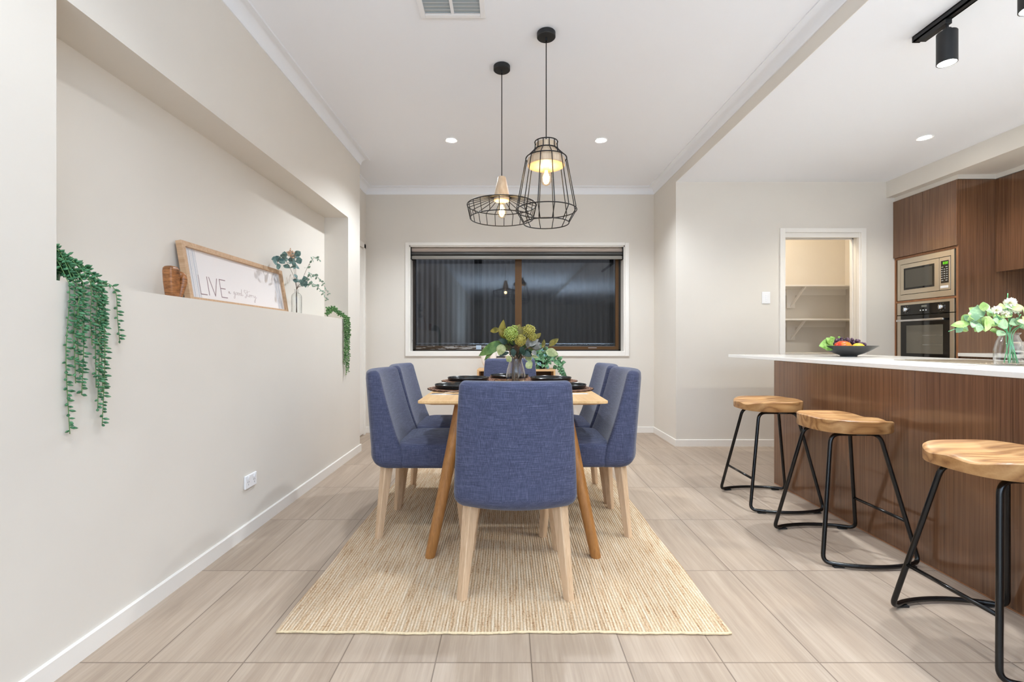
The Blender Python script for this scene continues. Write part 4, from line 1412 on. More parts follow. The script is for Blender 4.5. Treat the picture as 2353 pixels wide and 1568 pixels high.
for i, p in enumerate(pts):
    f = i / (n - 1)
    d = pts[min(i + 1, n - 1)] - pts[max(i - 1, 0)]; d.normalize()
    s = Vector((1, 0, 0)); u = s.cross(d).normalized()
    r = 0.012 + 0.004 * math.sin(PI * min(1, f * 1.3))
    if f > 0.9: r *= 0.6 + (1 - f) * 4
    rr.append([p + s * (r * 1.4 * math.cos(2 * PI * k / 16)) + u * (r * math.sin(2 * PI * k / 16)) for k in range(16)])
rings(bm, rr)
for v in bm.verts: v.co.z = max(v.co.z, 0.0)
obj('curled_lobe', bm, M_SCULPT, sp, True)

# clear bottle with eucalyptus
vase('glass_bottle', 'clear glass bottle of eucalyptus at the right end of the framed sign', [(0.030, 0.0), (0.0345, 0.004), (0.0350, 0.115), (0.033, 0.130), (0.022, 0.143), (0.013, 0.150), (0.0125, 0.166), (0.0145, 0.168), (0.0145, 0.172)], 0.002, (-1.468, 3.326, NZ0 + 0.0005), 36)
eu = thing('eucalyptus_bunch', 'eucalyptus sprigs with dusty round leaves in the niche bottle', 'bouquet', (-1.468, 3.326, NZ0 + 0.001))
random.seed(8)
est, er, ep, ebl = BM(), BM(), BM(), BM()


def sprig(path, L0, L1, step, tgt, round_=0.9, start=3, r=0.0012, stem=None):
    P = smooth_path(path, 8)
    tube(stem if stem is not None else est, P, r, 5)
    k = 0
    for j in range(start, len(P), step):
        f = j / (len(P) - 1)
        L = L0 + (L1 - L0) * f
        d = (P[min(j + 1, len(P) - 1)] - P[j - 1]).normalized()
        s, u = frame_from(d)
        ang = 0.9 * k; k += 1
        for sg_ in (-1, 1):
            v = (s * math.cos(ang) + u * math.sin(ang)) * sg_ + d * 0.45 + Vector((random.uniform(-.2, .2), random.uniform(-.2, .2), random.uniform(-.2, .2)))
            v.normalize()
            leaf(tgt, P[j], P[j] + v * L, L * round_, (0.9, -0.5, random.uniform(-0.2, 0.6)), 0.12, 0.15, 5, 0.52)


nk = (0, 0, 0.165)
# local: x out of the niche, y along the wall
sprig([(0.004, 0, 0.01), nk, (0.01, 0.06, 0.24), (0.015, 0.17, 0.37), (0.02, 0.27, 0.44), (0.02, 0.345, 0.435)], 0.038, 0.020, 3, ep, 0.62, 22)
sprig([(-0.004, 0.004, 0.01), nk, (0.02, 0.06, 0.23), (0.03, 0.19, 0.30), (0.04, 0.33, 0.27), (0.05, 0.46, 0.185)], 0.042, 0.018, 2, ep, 0.62, 18)
sprig([(0.0, -0.004, 0.01), nk, (0.03, 0.05, 0.20), (0.05, 0.17, 0.225), (0.055, 0.30, 0.19), (0.05, 0.42, 0.135)], 0.040, 0.018, 2, ep, 0.62, 18)
sprig([(0.003, 0, 0.01), nk, (0.0, -0.01, 0.27), (0.0, -0.02, 0.36), (0.0, -0.035, 0.40)], 0.060, 0.050, 4, er, 0.95, 20)
sprig([(0.003, 0, 0.01), nk, (0.0, -0.05, 0.26), (-0.01, -0.13, 0.34), (-0.01, -0.21, 0.36), (-0.01, -0.26, 0.31)], 0.052, 0.044, 4, er, 0.95, 20)
sprig([(0.003, 0, 0.01), nk, (0.02, 0.02, 0.20), (0.04, 0.05, 0.235)], 0.062, 0.054, 5, er, 0.95, 16)
sprig([(-0.003, 0, 0.01), nk, (0.02, -0.02, 0.22), (0.03, -0.07, 0.25)], 0.040, 0.036, 5, er, 0.8, 16)
P0 = [(0.0, 0, 0.01), nk, (0.0, -0.04, 0.30), (0.0, -0.10, 0.41)]
tube(est, smooth_path(P0, 6), 0.001, 5)
for k in range(46):
    a = random.uniform(0, PI); q = Vector((random.uniform(-0.3, 0.3), math.cos(a), abs(math.sin(a)) * 0.8 + 0.15)).normalized()
    c = Vector((0, -0.09, 0.375)); e = c + q * random.uniform(0.02, 0.062)
    tube(ebl, [c + q * 0.008, e], 0.0006, 4); ball(ebl, e, 0.0036, 1, 1, 1.3, 6)
obj('stems', est, M_TWIG, eu, True); obj('round_leaves', er, M_EUC, eu, True); obj('sprig_leaves', ep, M_EUCS, eu, True); obj('blush_spray', ebl, M_BLUSH, eu, True)


# trailing plants
def trailing(name, label, loc, strands, mat, leafL, leafR, gap, stem_r=0.0013, seed=1):
    t = thing(name, label, 'plant', loc)
    random.seed(seed)
    st, lf = BM(), BM()
    for path in strands:
        P = smooth_path(path, 10)
        tube(st, P, stem_r, 5)
        acc = 0.0; nxt = gap * random.random(); k = random.randint(0, 3)
        for a, b in zip(P[:-1], P[1:]):
            L = (b - a).length
            while nxt <= acc + L:
                p = a.lerp(b, (nxt - acc) / max(L, 1e-6))
                d = (b - a).normalized(); s, u = frame_from(d)
                ang = k * 2.4 + random.uniform(-0.4, 0.4); k += 1
                v = s * math.cos(ang) + u * math.sin(ang) + d * 0.25 + Vector((0.2, 0, 0))
                # keep clear of the wall face
                if v.x < -0.2 and p.x + loc[0] < XL + 0.03 and p.z < 0: v.x *= -1
                q = random.uniform(0.8, 1.15)
                bead_leaf(lf, p, v, leafL * q, leafR * q)
                nxt += gap * random.uniform(0.75, 1.25)
            acc += L
    obj('stems', st, M_VINESTEM, t, True); obj('leaves', lf, mat, t, True)
    return t


random.seed(31)
xo = XL + 1.50  # niche centre is 1.50 left of origin; wall face in local x
strands = []
ends = [(1.505, 0.742), (1.520, 0.90), (1.535, 0.93), (1.550, 0.86), (1.57, 1.02), (1.592, 0.88), (1.602, 0.80), (1.614, 0.748), (1.626, 0.86), (1.530, 1.08), (1.618, 1.0), (1.585, 1.1), (1.545, 1.03)]
PYL = 1.40
for (y, zb2) in ends:
    yl = y - PYL
    x1 = xo + random.uniform(0.010, 0.026)
    ztop = random.uniform(0.005, 0.03) + 0.055 * max(0.0, 1 - (yl - 0.10) / 0.12) * random.uniform(0.3, 1.0)
    strands.append([(0.0, 0.0, 0.08), (0.02, yl * 0.45, 0.11 + random.uniform(-0.03, 0.02)), (xo - 0.03, yl * 0.8, 0.05 + ztop), (x1 - 0.006, yl * 0.96, 0.012 + random.uniform(0, 0.012)), (x1 + 0.002, yl, -0.04),
                    (x1 + random.uniform(-0.004, 0.01), yl + random.uniform(-0.014, 0.014), (zb2 - NZ0) * 0.5), (x1, yl + random.uniform(-0.006, 0.006), zb2 - NZ0)])
strands.append([(0.0, 0.0, 0.08), (0.03, 0.12, 0.08), (xo - 0.02, 0.24, 0.016), (xo - 0.004, 0.275, 0.012), (xo + 0.010, 0.286, -0.02), (xo + 0.014, 0.287, -0.10), (xo + 0.012, 0.30, -0.196)])
for k in range(14):   # upper mop of short strands
    a = random.uniform(-0.3, 1.3)
    strands.append([(0.0, 0.0, 0.08), (0.02 + random.uniform(-0.05, 0.05), 0.07, 0.12 + random.uniform(-0.05, 0.01)), (0.04 + random.uniform(-0.06, 0.06), 0.13 + random.uniform(-0.02, 0.03), 0.06 + random.uniform(-0.04, 0.03)), (0.07, 0.17 + random.uniform(-0.02, 0.04), 0.03)])
pv = trailing('trailing_succulent', 'large green trailing succulent spilling from the left end of the niche', (-1.50, PYL, NZ0), strands, M_VINE, 0.0195, 0.0044, 0.0105, seed=4)
# its pot stands on the niche floor close to the near end
pv.location = (-1.50, 1.545, NZ0)
for chd in pv.children: chd.location = (0, PYL - 1.545, 0)
bm = BM(); lathe(bm, [(0.0, 0.0), (0.038, 0.0), (0.046, 0.07), (0.043, 0.072), (0.040, 0.06), (0.0, 0.06)], 24, cap0=False, cap1=False)
for v in bm.verts: v.co.y -= 0.0
obj('pot', bm, M_VINE, pv, True)

random.seed(41)
strands = []
PYR = 3.86
for k in range(12):
    y = random.uniform(3.985, 4.135); zb2 = random.choice([0.74, 0.78, 0.84, 0.92, 1.0, 1.05]) + random.uniform(-0.01, 0.03)
    y = 4.055 + (y - 4.055) * (0.55 + 0.45 * (zb2 - 0.74) / 0.33) + 0.02
    yl = y - PYR; x1 = xo + random.uniform(0.008, 0.03)
    strands.append([(0.04, 0.02, 0.03), (0.06, yl * 0.35, 0.085 + random.uniform(-0.02, 0.012)), (xo - 0.03, yl * 0.75, 0.060 + random.uniform(-0.02, 0.01)), (x1 - 0.004, yl * 0.96, 0.012), (x1, yl, -0.05), (x1 + random.uniform(-0.003, 0.008), yl + random.uniform(-0.008, 0.008), (zb2 - NZ0) * 0.5), (x1, yl + random.uniform(-0.005, 0.005), zb2 - NZ0)])
for k in range(5):
    strands.append([(0.04, 0.02, 0.03), (0.06, -0.01 - 0.01 * k, 0.075), (0.07, -0.05 - 0.008 * k, 0.055), (0.075, -0.085 - 0.006 * k, 0.018)])
trailing('trailing_string_plant', 'fine leaved green plant trailing from the right end of the niche', (-1.50, PYR, NZ0), strands, M_VINE2, 0.0170, 0.0056, 0.0125, seed=6)

# ------------------------------------------------------------------ kitchen island
IX, IY1 = 1.936, 3.482
isl = thing('kitchen_island', 'dark walnut veneer kitchen island body facing the bar stools', 'island', (IX, 0.4, 0))
bm = BM(); box(bm, 0, 1.09, 0, IY1 - 0.4, 0.0, 0.8925, 0.0015, 1); obj('cabinet_body', bm, M_WALNUT, isl)
bm = BM(); box(bm, -0.0012, 0.0, 0.002, IY1 - 0.402, 0.0, 0.006); obj('floor_bead', bm, M_WALNUT_EDGE, isl)
bm = BM()
# benchtop with sink cutout
CX0, CX1, CY0, CY1, CZ0, CZ1 = 1.934, 3.05, 0.35, 4.20, 0.8935, 0.9175
box(bm, CX0, CX1, CY0, CY1, CZ0, CZ1, 0.0015, 1)
o = obj('island_benchtop', bm, M_STONE); tag(o, 'thin white stone benchtop on the walnut island', 'benchtop')
sk = thing('kitchen_sink', 'stainless sink drainer set into the island benchtop', 'sink', (2.60, 2.42, CZ1))
bm = BM()
box(bm, -0.23, 0.23, -0.52, 0.52, 0.0004, 0.0030, 0.001, 1)
obj('rim', bm, M_STEEL, sk)
bm = BM()
for k in range(14):
    x = -0.19 + k * 0.029
    box(bm, x - 0.004, x + 0.004, 0.02, 0.48, 0.003, 0.0062)
obj('drainer_ribs', bm, M_STEEL, sk)
bm = BM(); box(bm, -0.19, 0.19, -0.48, -0.03, 0.003, 0.0036); obj('bowl_cover', bm, M_STEELHI, sk)

# fruit bowl
FB = (2.584, 3.63, CZ1 + 0.0004)
bm = BM()
lathe(bm, [(0.0, 0.0), (0.054, 0.0), (0.055, 0.008), (0.058, 0.010), (0.098, 0.026), (0.140, 0.048), (0.187, 0.0805), (0.1855, 0.082), (0.138, 0.052), (0.095, 0.031), (0.05, 0.018), (0.0, 0.015)], 56, cap0=False, cap1=False)
o = obj('fruit_bowl', bm, M_BOWL, None, True, None, 45); o.location = FB; tag(o, 'wide charcoal bowl of fruit on the island benchtop', 'bowl')
bm = BM(); ball(bm, (0, 0, 0), 0.050, 1.25, 0.9, 0.82, 20)
o = obj('mango', bm, M_MANGO, None, True); o.location = (FB[0] - 0.078, FB[1] - 0.05, FB[2] + 0.077); tag(o, 'red and orange mango in the fruit bowl', 'fruit')
bm = BM(); ball(bm, (0, 0, 0), 0.040, 1.15, 0.95, 0.9, 18)
o = obj('yellow_fruit', bm, M_LEMON, None, True); o.location = (FB[0] + 0.022, FB[1] - 0.07, FB[2] + 0.066); tag(o, 'yellow fruit in front of the grapes in the bowl', 'fruit')
gb = thing('grape_bunch', 'bunch of dark purple grapes lying on top of the fruit bowl', 'grapes', (FB[0], FB[1] + 0.02, FB[2]))
random.seed(17)
bm = BM(); ball(bm, (0, 0, 0), 0.0105, 1, 1, 1.1, 12)
gme = obj('grape', bm, M_GRAPE, gb, True)
gpts = []
tries = 0
while len(gpts) < 70 and tries < 6000:
    tries += 1
    x = random.uniform(-0.105, 0.135); y = random.uniform(-0.05, 0.085)
    hmax = 0.157 - 0.34 * abs(x + 0.005) - 0.38 * abs(y - 0.01)
    z = hmax - random.uniform(0.0, 0.035)
    p = Vector((x, y, z))
    rad = math.hypot(x, y + 0.02)
    if z < 0.016 + 0.0145 + 1.6 * max(0, rad - 0.03) ** 1.6: continue
    w = p + Vector((0, 0.02, 0.0))
    if (w - Vector((-0.078, -0.05, 0.075))).length < 0.062 or (w - Vector((0.022, -0.07, 0.066))).length < 0.055: continue
    if all((p - q).length > 0.0185 for q in gpts): gpts.append(p)
for i, p in enumerate(gpts):
    g = gme if i == 0 else gme.copy()
    if i: COL.objects.link(g); g.parent = gb
    g.location = p; g.rotation_euler = (random.uniform(-0.5, 0.5), random.uniform(-0.5, 0.5), 0)
bm = BM()
for (p, q, w) in (((-0.12, -0.03, 0.085), (-0.225, -0.03, 0.085), 0.10), ((-0.13, -0.03, 0.09), (-0.165, -0.02, 0.145), 0.07), ((-0.17, -0.04, 0.085), (-0.185, -0.05, 0.045), 0.05),
                  ((-0.09, 0.02, 0.12), (-0.10, 0.03, 0.155), 0.045), ((-0.03, 0.04, 0.13), (-0.02, 0.05, 0.155), 0.03)):
    leaf(bm, p, q, w, (0.1, -1, 0.5), 0.25, 0.15, 7, 0.42)
obj('vine_leaves', bm, two_tone('grape_leaf', (112, 160, 62), (160, 200, 112), (40, 40, 40), 0.5), gb, True)

# glass jar of white flowers
JX, JY = 2.375, 2.27
vase('glass_jar', 'small clear glass jar of white flowers on the island', [(0.046, 0.0), (0.052, 0.004), (0.0535, 0.040), (0.0525, 0.075), (0.045, 0.110), (0.036, 0.132), (0.034, 0.142), (0.041, 0.147), (0.042, 0.153)], 0.003, (JX, JY, CZ1 + 0.0034), 48)
fl = thing('white_flower_posy', 'white flowers with pale eucalyptus leaves in the island jar', 'bouquet', (JX, JY, CZ1 + 0.004))
random.seed(51)
f1_, f2_, fs = BM(), BM(), BM()
K = 0.00029
RJ = 0.153
LJ = [(-560, 20, -690, 145, 0), (-620, 0, -600, 130, 1), (-700, 80, -560, 190, 1), (-540, 415, -430, 330, 0), (-560, 300, -470, 460, 1), (-440, 315, -400, 420, 0), (-590, 295, -680, 210, 0), (-580, 165, -650, 250, 1),
      (-580, 200, -480, 90, 0), (-460, 210, -500, 60, 1), (-470, 330, -620, 330, 0), (-320, 185, -390, 120, 1), (-270, 125, -340, 230, 0), (-140, 175, -340, 100, 1), (-130, 200, -240, 120, 0), (-50, 275, -160, 180, 1), (10, 330, -150, 250, 0),
      (-20, 415, -160, 420, 1), (-20, 380, 100, 420, 0), (0, 135, -110, 190, 1), (0, 135, 120, 190, 0), (150, 125, 60, 200, 1), (150, 125, 260, 90, 0), (-100, 25, -190, -20, 1), (170, 260, 60, 340, 1), (240, 160, 320, 250, 0),
      (280, 100, 420, 190, 1), (300, 60, 460, 60, 0), (380, 200, 520, 290, 0), (60, 220, 160, 130, 0), (-200, 260, -260, 330, 1), (-340, 250, -420, 150, 1), (420, 280, 560, 210, 1), (-520, 250, -560, 150, 0)]
for (x0_, z0_, x1_, z1_, k) in LJ + [(a_ + random.uniform(-40, 40), b_ + random.uniform(-30, 50), c_ + random.uniform(-60, 60), d_ + random.uniform(-60, 60), 1 - e_) for (a_, b_, c_, d_, e_) in LJ]:
    dy = random.uniform(-0.04, 0.04)
    x0_ += 0
    p = Vector((x0_ * K, dy, RJ + z0_ * K)); q = Vector((x1_ * K, dy + random.uniform(-0.02, 0.02), RJ + z1_ * K))
    L = (q - p).length
    if L < 0.046: q = p + (q - p).normalized() * 0.046; L = 0.046
    leaf(f1_ if k == 0 else f2_, p, q, max(0.026, L * 0.78), (random.uniform(-0.5, 0.5), -1, random.uniform(0.0, 0.8)), 0.15, 0.18, 6, 0.5)
leaf(f1_, (-640 * K, 0, RJ + 150 * K), (-940 * K, 0, RJ + 120 * K), 0.035, (0, -1, 0.3), 0.1, 0.2, 6, 0.5)
leaf(f2_, (-760 * K, 0, RJ + 110 * K), (-860 * K, 0, RJ + 0 * K), 0.03, (0, -1, 0.3), 0.1, 0.2, 6, 0.5)
tube(fs, smooth_path([(0.01, 0, 0.01), (-0.005, 0, RJ), (-300 * K, 0.0, RJ + 200 * K), (-640 * K, 0.0, RJ + 145 * K), (-985 * K, 0, RJ + 20 * K)], 6), 0.0016, 6)
tube(fs, smooth_path([(-0.012, 0.01, 0.01), (0.005, 0, RJ), (-20 * K, 0.0, RJ + 400 * K), (-15 * K, 0.0, RJ + 645 * K)], 6), 0.0020, 6)
for (xe, ze) in ((-240, 350), (60, 400), (330, 200), (-520, 330), (500, 260), (-120, 160), (200, 300)):
    tube(fs, smooth_path([(random.uniform(-0.03, 0.03), random.uniform(-0.02, 0.02), 0.008), (random.uniform(-0.02, 0.02), 0, RJ - 0.01), (xe * K * 0.6, 0, RJ + ze * K * 0.6), (xe * K, 0, RJ + ze * K)], 5), 0.0018, 6)
for (cx, cz, r, n) in ((-240, 370, 0.022, 40), (-20, 490, 0.026, 44), (90, 370, 0.020, 36), (430, 320, 0.022, 40), (-100, 310, 0.018, 30)):
    c = Vector((cx * K, -0.012, RJ + cz * K))
    fp, fy = BM(), BM()
    ball(fy, c, r * 0.3, 1, 1, 1, 10)
    for i in range(n):
        z = 1 - 2 * (i + 0.5) / n; a = i * 2.39996; s = math.sqrt(1 - z * z)
        v = Vector((s * math.cos(a), s * math.sin(a), z * 0.75 + 0.1)).normalized()
        leaf(fp, c + v * r * 0.2, c + v * r, r * 0.36, v.orthogonal(), 0.2, 0.3, 4, 0.6)
    f = obj('flower_head', fp, M_PETAL, fl, True); obj('flower_centre', fy, M_YELLOW, f, True)
obj('pale_leaves', f1_, M_LFRESH, fl, True); obj('sage_leaves', f2_, M_LSAGE, fl, True); obj('stems', fs, M_STEMG, fl, True)


# ------------------------------------------------------------------ bar stools
def make_stool(label):
    t = thing('bar_stool', label, 'bar stool', (0, 0, 0), 0, 'wooden seat bar stools along the island')
    a, b, nseg = 0.184, 0.186, 64

    def edge(k, q=1.0):
        th = 2 * PI * k / nseg
        c, s = math.cos(th), math.sin(th)
        e = 2 / 2.7
        return (q * a * math.copysign(abs(c) ** e, c), q * b * math.copysign(abs(s) ** e, s))

    def top(x, y):
        fx = x / a; fy = y / b
        z = 0.655 + 0.010 * max(0, fx) ** 2 + 0.008 * fy * fy
        dip = math.exp(-((abs(y) - 0.085) / 0.055) ** 2)
        z -= 0.012 * dip * (0.55 - 0.45 * fx if fx < 0.6 else 0.28)
        z -= 0.010 * math.exp(-(x / 0.10) ** 2 - (y / 0.13) ** 2)
        z -= 0.006 * max(0, -fx) ** 3
        return z
    bm = BM()
    rr = []
    for (q, z) in ((0.93, 0.597), (0.985, 0.599), (1.0, 0.604)):
        rr.append([(*edge(k, q), z) for k in range(nseg)])
    ring = []
    for k in range(nseg):
        x, y = edge(k, 1.0); ring.append((x, y, top(x, y) - 0.005))
    rr.append(ring)
    for q in (0.975, 0.9, 0.8, 0.68, 0.55, 0.42, 0.28, 0.14, 0.02):
        ring = []
        for k in range(nseg):
            x, y = edge(k, q); ring.append((x, y, top(x, y) - (0.0008 if q > 0.96 else 0)))
        rr.append(ring)
    rings(bm, rr)
    for v in bm.verts: v.co.x -= 0.012
    obj('seat', bm, M_SEATW, t, True, None, 40)
    R = 0.0095
    for s in (-1, 1):
        bm = BM()
        xt, yt, zt = 0.118, s * 0.102, 0.5865
        xb, yb, zb = 0.222, s * 0.205, 0.0145
        arc = []
        for i in range(11):
            u = -1 + 2 * i / 10
            xa = xb * 0.70 * u
            arc.append((xa, yb + s * 0.05 * (1 - (xa / xb) ** 2), zb))
        loop = [(0, yt, zt), (-xt, yt, zt), (-xb, yb - s * 0.004, zb)] + arc + [(xb, yb - s * 0.004, zb), (xt, yt, zt), (0, yt, zt)]
        rad = [0] + [0.045, 0.055] + [0.004] * len(arc) + [0.055, 0.045, 0]
        P = fillet(loop, rad, 7)
        tube(bm, P, R, 12)
        obj('leg_loop', bm, M_BLACK, t, True)
        for sx in (-1, 1):
            bm = BM(); box(bm, sx * 0.165 - 0.024, sx * 0.165 + 0.024, s * 0.224 - 0.009, s * 0.224 + 0.009, 0.0004, 0.0075, 0.002); obj('foot_pad', bm, M_MATTBLACK, t)
    bm = BM()
    f = (0.19 - 0.0145) / (0.5865 - 0.0145)
    xf = -(0.222 + (0.118 - 0.222) * f); yf = 0.205 + (0.102 - 0.205) * f
    tube(bm, [(xf, -yf, 0.19), (xf, yf, 0.19)], 0.0075, 10); obj('footrest', bm, M_BLACK, t, True)
    bm = BM(); box(bm, -0.05, 0.05, -0.115, 0.115, 0.5935, 0.5968); obj('seat_plate', bm, M_BLACK, t)
    return t


st = make_stool('wooden seat bar stool furthest from the camera, by the island corner')
st.location = (1.690, 3.100, 0)
dup(st, (1.676, 2.412, 0), PI, 'wooden seat bar stool in the middle of the three at the island')
dup(st, (1.699, 1.640, 0), 0, 'wooden seat bar stool nearest the camera, cut by the right picture edge')

# ------------------------------------------------------------------ kitchen back run
TX0 = 3.802
tc_ = thing('oven_tower_cabinet', 'tall walnut cabinet housing microwave and oven', 'cabinet', (TX0, 4.371, 0))
# local: x into the cabinet, y from -0.333 (near) to +0.333 (far)
bm = BM()
hy = 0.331
box(bm, 0.0, 0.606, -hy, -hy + 0.018, 0.0, 2.40); box(bm, 0.0, 0.60, hy - 0.018, hy, 0.0, 2.40)
box(bm, 0.02, 0.60, -hy + 0.018, hy - 0.018, 2.38, 2.40); box(bm, 0.58, 0.60, -hy, hy, 0.0, 2.40)
box(bm, 0.003, 0.58, -hy + 0.018, hy - 0.018, 1.822, 1.842); box(bm, 0.003, 0.58, -hy + 0.018, hy - 0.018, 1.402, 1.420); box(bm, 0.003, 0.58, -hy + 0.018, hy - 0.018, 0.78, 0.80)
obj('carcass', bm, M_WALNUT, tc_)
for s in (-1, 1):
    bm = BM(); y0, y1 = (-0.331, -0.0012) if s < 0 else (0.0012, 0.331)
    box(bm, -0.018, -0.0005, y0, y1, 1.845, 2.399, 0.001, 1); obj('door', bm, M_WALNUT, tc_)
bm = BM(); box(bm, -0.018, -0.0005, -0.331, 0.331, 0.10, 0.778, 0.001, 1); obj('drawer_front', bm, M_WALNUT, tc_)
bm = BM()
box(bm, -0.002, -0.0004, -0.331, -0.313, 0.80, 1.843); box(bm, -0.002, -0.0004, 0.313, 0.331, 0.80, 1.843); box(bm, -0.002, -0.0004, -0.313, 0.313, 1.823, 1.843); box(bm, -0.002, -0.0004, -0.313, 0.313, 1.402, 1.420)
obj('edge_trim', bm, M_WALNUT_EDGE, tc_)

YC = 4.371


def face(bm, yA, yB, z0, z1, x0, x1, bev=0.0):
    box(bm, x0, x1, min(yA, yB) - YC, max(yA, yB) - YC, z0, z1, bev, 2)


# microwave (local x negative = out into the room)
mw = thing('microwave_oven', 'built in stainless microwave with green clock above the oven', 'microwave', (TX0 + 0.008, YC, 0))
bm = BM(); face(bm, 4.668, 4.632, 1.424, 1.820, -0.012, 0.30, 0.0015); face(bm, 4.104, 4.074, 1.424, 1.820, -0.012, 0.30, 0.0015)
face(bm, 4.632, 4.104, 1.770, 1.820, -0.012, 0.30, 0.0015); face(bm, 4.632, 4.104, 1.424, 1.476, -0.012, 0.30, 0.0015)
obj('trim_frame', bm, M_STEEL, mw)
bm = BM(); face(bm, 4.630, 4.106, 1.478, 1.768, 0.0, 0.02); obj('gasket', bm, M_OVENBLK, mw)
bm = BM(); face(bm, 4.628, 4.216, 1.480, 1.766, -0.014, -0.001, 0.002); dr = obj('door', bm, M_STEEL, mw)
bm = BM(); face(bm, 4.589, 4.261, 1.522, 1.728, -0.0155, -0.0135, 0.0006); wn = obj('window', bm, M_OVENBLK, dr)
bm = BM(); face(bm, 4.570, 4.280, 1.540, 1.710, -0.0162, -0.0152); obj('window_mesh', bm, M_MWWIN, dr)
bm = BM(); face(bm, 4.212, 4.108, 1.480, 1.766, -0.014, -0.001, 0.002); cpn = obj('control_panel', bm, M_STEEL, mw)
bm = BM(); face(bm, 4.196, 4.122, 1.540, 1.735, -0.0155, -0.0135, 0.0006); kp = obj('keypad', bm, M_OVENBLK, cpn)
bm = BM()
for r in range(7):
    if r in (0, 6):
        for yy in (4.180, 4.140): face(bm, yy + 0.010, yy - 0.008, 1.563 + (6 - r) * 0.0195 - 0.003, 1.563 + (6 - r) * 0.0195 + 0.003, -0.0162, -0.0154)
    else:
        for yy in (4.184, 4.160, 4.136): face(bm, yy + 0.008, yy - 0.006, 1.563 + (6 - r) * 0.0195 - 0.003, 1.563 + (6 - r) * 0.0195 + 0.003, -0.0162, -0.0154)
obj('keys', bm, plain('silver_key_marks', (190, 190, 192), 0.4), cpn)
bm = BM()
for c_ in (4.168, 4.151, 4.134):     # three seven segment zeros
    hw, z0_, z1_, w_ = 0.0052, 1.704, 1.723, 0.0016
    face(bm, c_ + hw, c_ + hw - w_, z0_, z1_, -0.0164, -0.0156); face(bm, c_ - hw + w_, c_ - hw, z0_, z1_, -0.0164, -0.0156)
    face(bm, c_ + hw, c_ - hw, z0_, z0_ + w_, -0.0164, -0.0156); face(bm, c_ + hw, c_ - hw, z1_ - w_, z1_, -0.0164, -0.0156)
obj('clock_digits', bm, M_DISPLAY, cpn)
bm = BM(); face(bm, 4.200, 4.124, 1.496, 1.518, -0.0165, -0.0135, 0.002); obj('door_button', bm, M_PLASTIC, cpn)

# oven
ov = thing('wall_oven', 'built in stainless and black glass oven below the microwave', 'oven', (TX0 + 0.008, YC, 0))
bm = BM(); face(bm, 4.668, 4.072, 1.284, 1.400, -0.014, 0.30, 0.0015); obj('fascia', bm, M_STEEL, ov)
bm = BM(); face(bm, 4.624, 4.113, 1.284, 1.378, -0.016, -0.0138, 0.0005); cp2 = obj('control_panel', bm, M_OVENBLK, ov)
for yy in (4.556, 4.186):
    bm = BM()
    rr = []
    for (dx, r) in ((-0.016, 0.021), (-0.020, 0.022), (-0.034, 0.019), (-0.036, 0.017)):
        rr.append([(dx, yy - YC + r * math.cos(2 * PI * k / 24), 1.334 + r * math.sin(2 * PI * k / 24)) for k in range(24)])
    rings(bm, rr); face(bm, yy + 0.004, yy - 0.004, 1.315, 1.353, -0.044, -0.034, 0.001)
    obj('knob', bm, M_STEELHI, cp2, True, None, 35)
bm = BM(); face(bm, 4.392, 4.336, 1.345, 1.364, -0.0166, -0.0158); obj('display', bm, plain('lcd_grey', (120, 122, 118), 0.3), cp2)
for yy in (4.400, 4.371, 4.342):
    bm = BM(); box(bm, -0.020, -0.0155, yy - YC - 0.006, yy - YC + 0.006, 1.312, 1.322, 0.002); obj('button', bm, M_PLASTIC, cp2)
bm = BM()
for yy in (4.556, 4.186):
    for k in range(8):
        a = 2 * PI * k / 8 + 0.4
        py, pz = yy + 0.033 * math.cos(a), 1.334 + 0.033 * math.sin(a)
        face(bm, py + 0.004, py - 0.004, pz - 0.0012, pz + 0.0012, -0.0166, -0.0158)
obj('dial_marks', bm, plain('grey_dial_marks', (150, 150, 150), 0.5), cp2)
bm = BM(); face(bm, 4.668, 4.072, 0.805, 1.277, -0.014, 0.30, 0.0015); dr2 = obj('door', bm, M_STEEL, ov)
bm = BM(); face(bm, 4.624, 4.113, 0.83, 1.277, -0.016, -0.0138, 0.0005); obj('glass_front', bm, M_OVENBLK, dr2)
bm = BM(); face(bm, 4.557, 4.174, 0.92, 1.181, -0.0168, -0.0158); obj('window', bm, M_OVENWIN, dr2)
bm = BM()
for zz in (1.00, 1.085): face(bm, 4.38, 4.178, zz, zz + 0.003, -0.0172, -0.0166)
obj('rack_lines', bm, M_STEELHI, dr2)
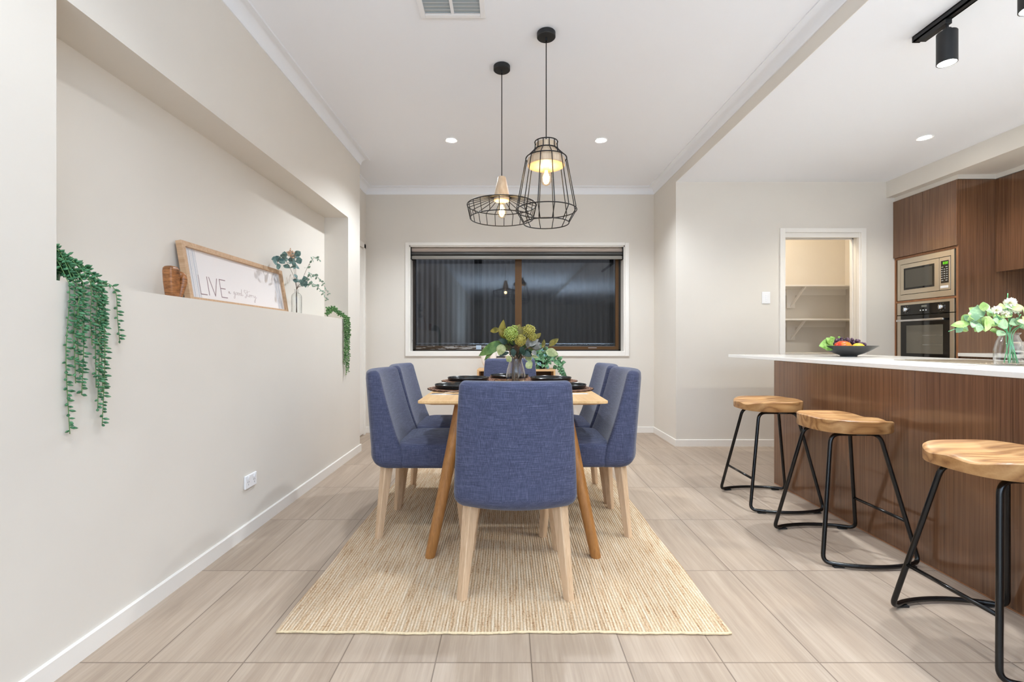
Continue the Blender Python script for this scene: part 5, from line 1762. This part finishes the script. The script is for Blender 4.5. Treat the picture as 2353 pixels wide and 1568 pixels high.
bm = BM(); face(bm, 4.630, 4.135, 1.219, 1.238, -0.058, -0.044, 0.004); face(bm, 4.60, 4.585, 1.222, 1.235, -0.046, -0.014); face(bm, 4.18, 4.165, 1.222, 1.235, -0.046, -0.014)
obj('handle', bm, M_STEELHI, dr2)

# base run, bench, overheads
bc = thing('base_cabinet', 'walnut base cabinet under the back kitchen bench', 'cabinet', (3.815, 3.0, 0))
bm = BM(); box(bm, 0, 0.59, -1.8, 1.036, 0.1, 0.905); box(bm, 0.05, 0.59, -1.8, 1.036, 0, 0.1); obj('carcass', bm, M_WALNUT, bc)
for k in range(4):
    bm = BM(); y1 = 1.034 - k * 0.6; box(bm, -0.018, -0.0005, y1 - 0.597, y1, 0.11, 0.885, 0.001, 1); obj('door', bm, M_WALNUT, bc)
bm = BM(); box(bm, 3.795, XKR, 1.2, 4.0385, 0.906, 0.934, 0.0015, 1)
o = obj('back_benchtop', bm, M_STONE); tag(o, 'white stone benchtop running back from the tall cabinet', 'benchtop')
oh = thing('overhead_cupboard', 'walnut overhead cupboard mounted above the back bench', 'cupboard', (4.137, 3.0, 1.62))
bm = BM(); box(bm, 0, XKR - 4.138, -1.2, 1.038, 0, 0.78); obj('carcass', bm, M_WALNUT, oh)
for k in range(4):
    bm = BM(); y1 = 1.038 - k * 0.55; box(bm, -0.018, -0.0005, y1 - 0.547, y1, -0.004, 0.78, 0.001, 1); obj('door', bm, M_WALNUT, oh)
ts = thing('toaster', 'silver toaster with dark dial at the right picture edge', 'toaster', (3.99, 3.60, 0.9344))
bm = BM(); box(bm, -0.14, 0.14, -0.085, 0.085, 0.008, 0.105, 0.025, 4); obj('body', bm, M_STEELHI, ts, True, None, 40)
bm = BM(); tube(bm, [(-0.14, -0.03, 0.045), (-0.152, -0.03, 0.045)], 0.02, 20); obj('dial', bm, M_MATTBLACK, ts, True, None, 40)
bm = BM(); box(bm, -0.13, 0.13, -0.075, 0.075, 0.0, 0.010); obj('base', bm, M_MATTBLACK, ts)
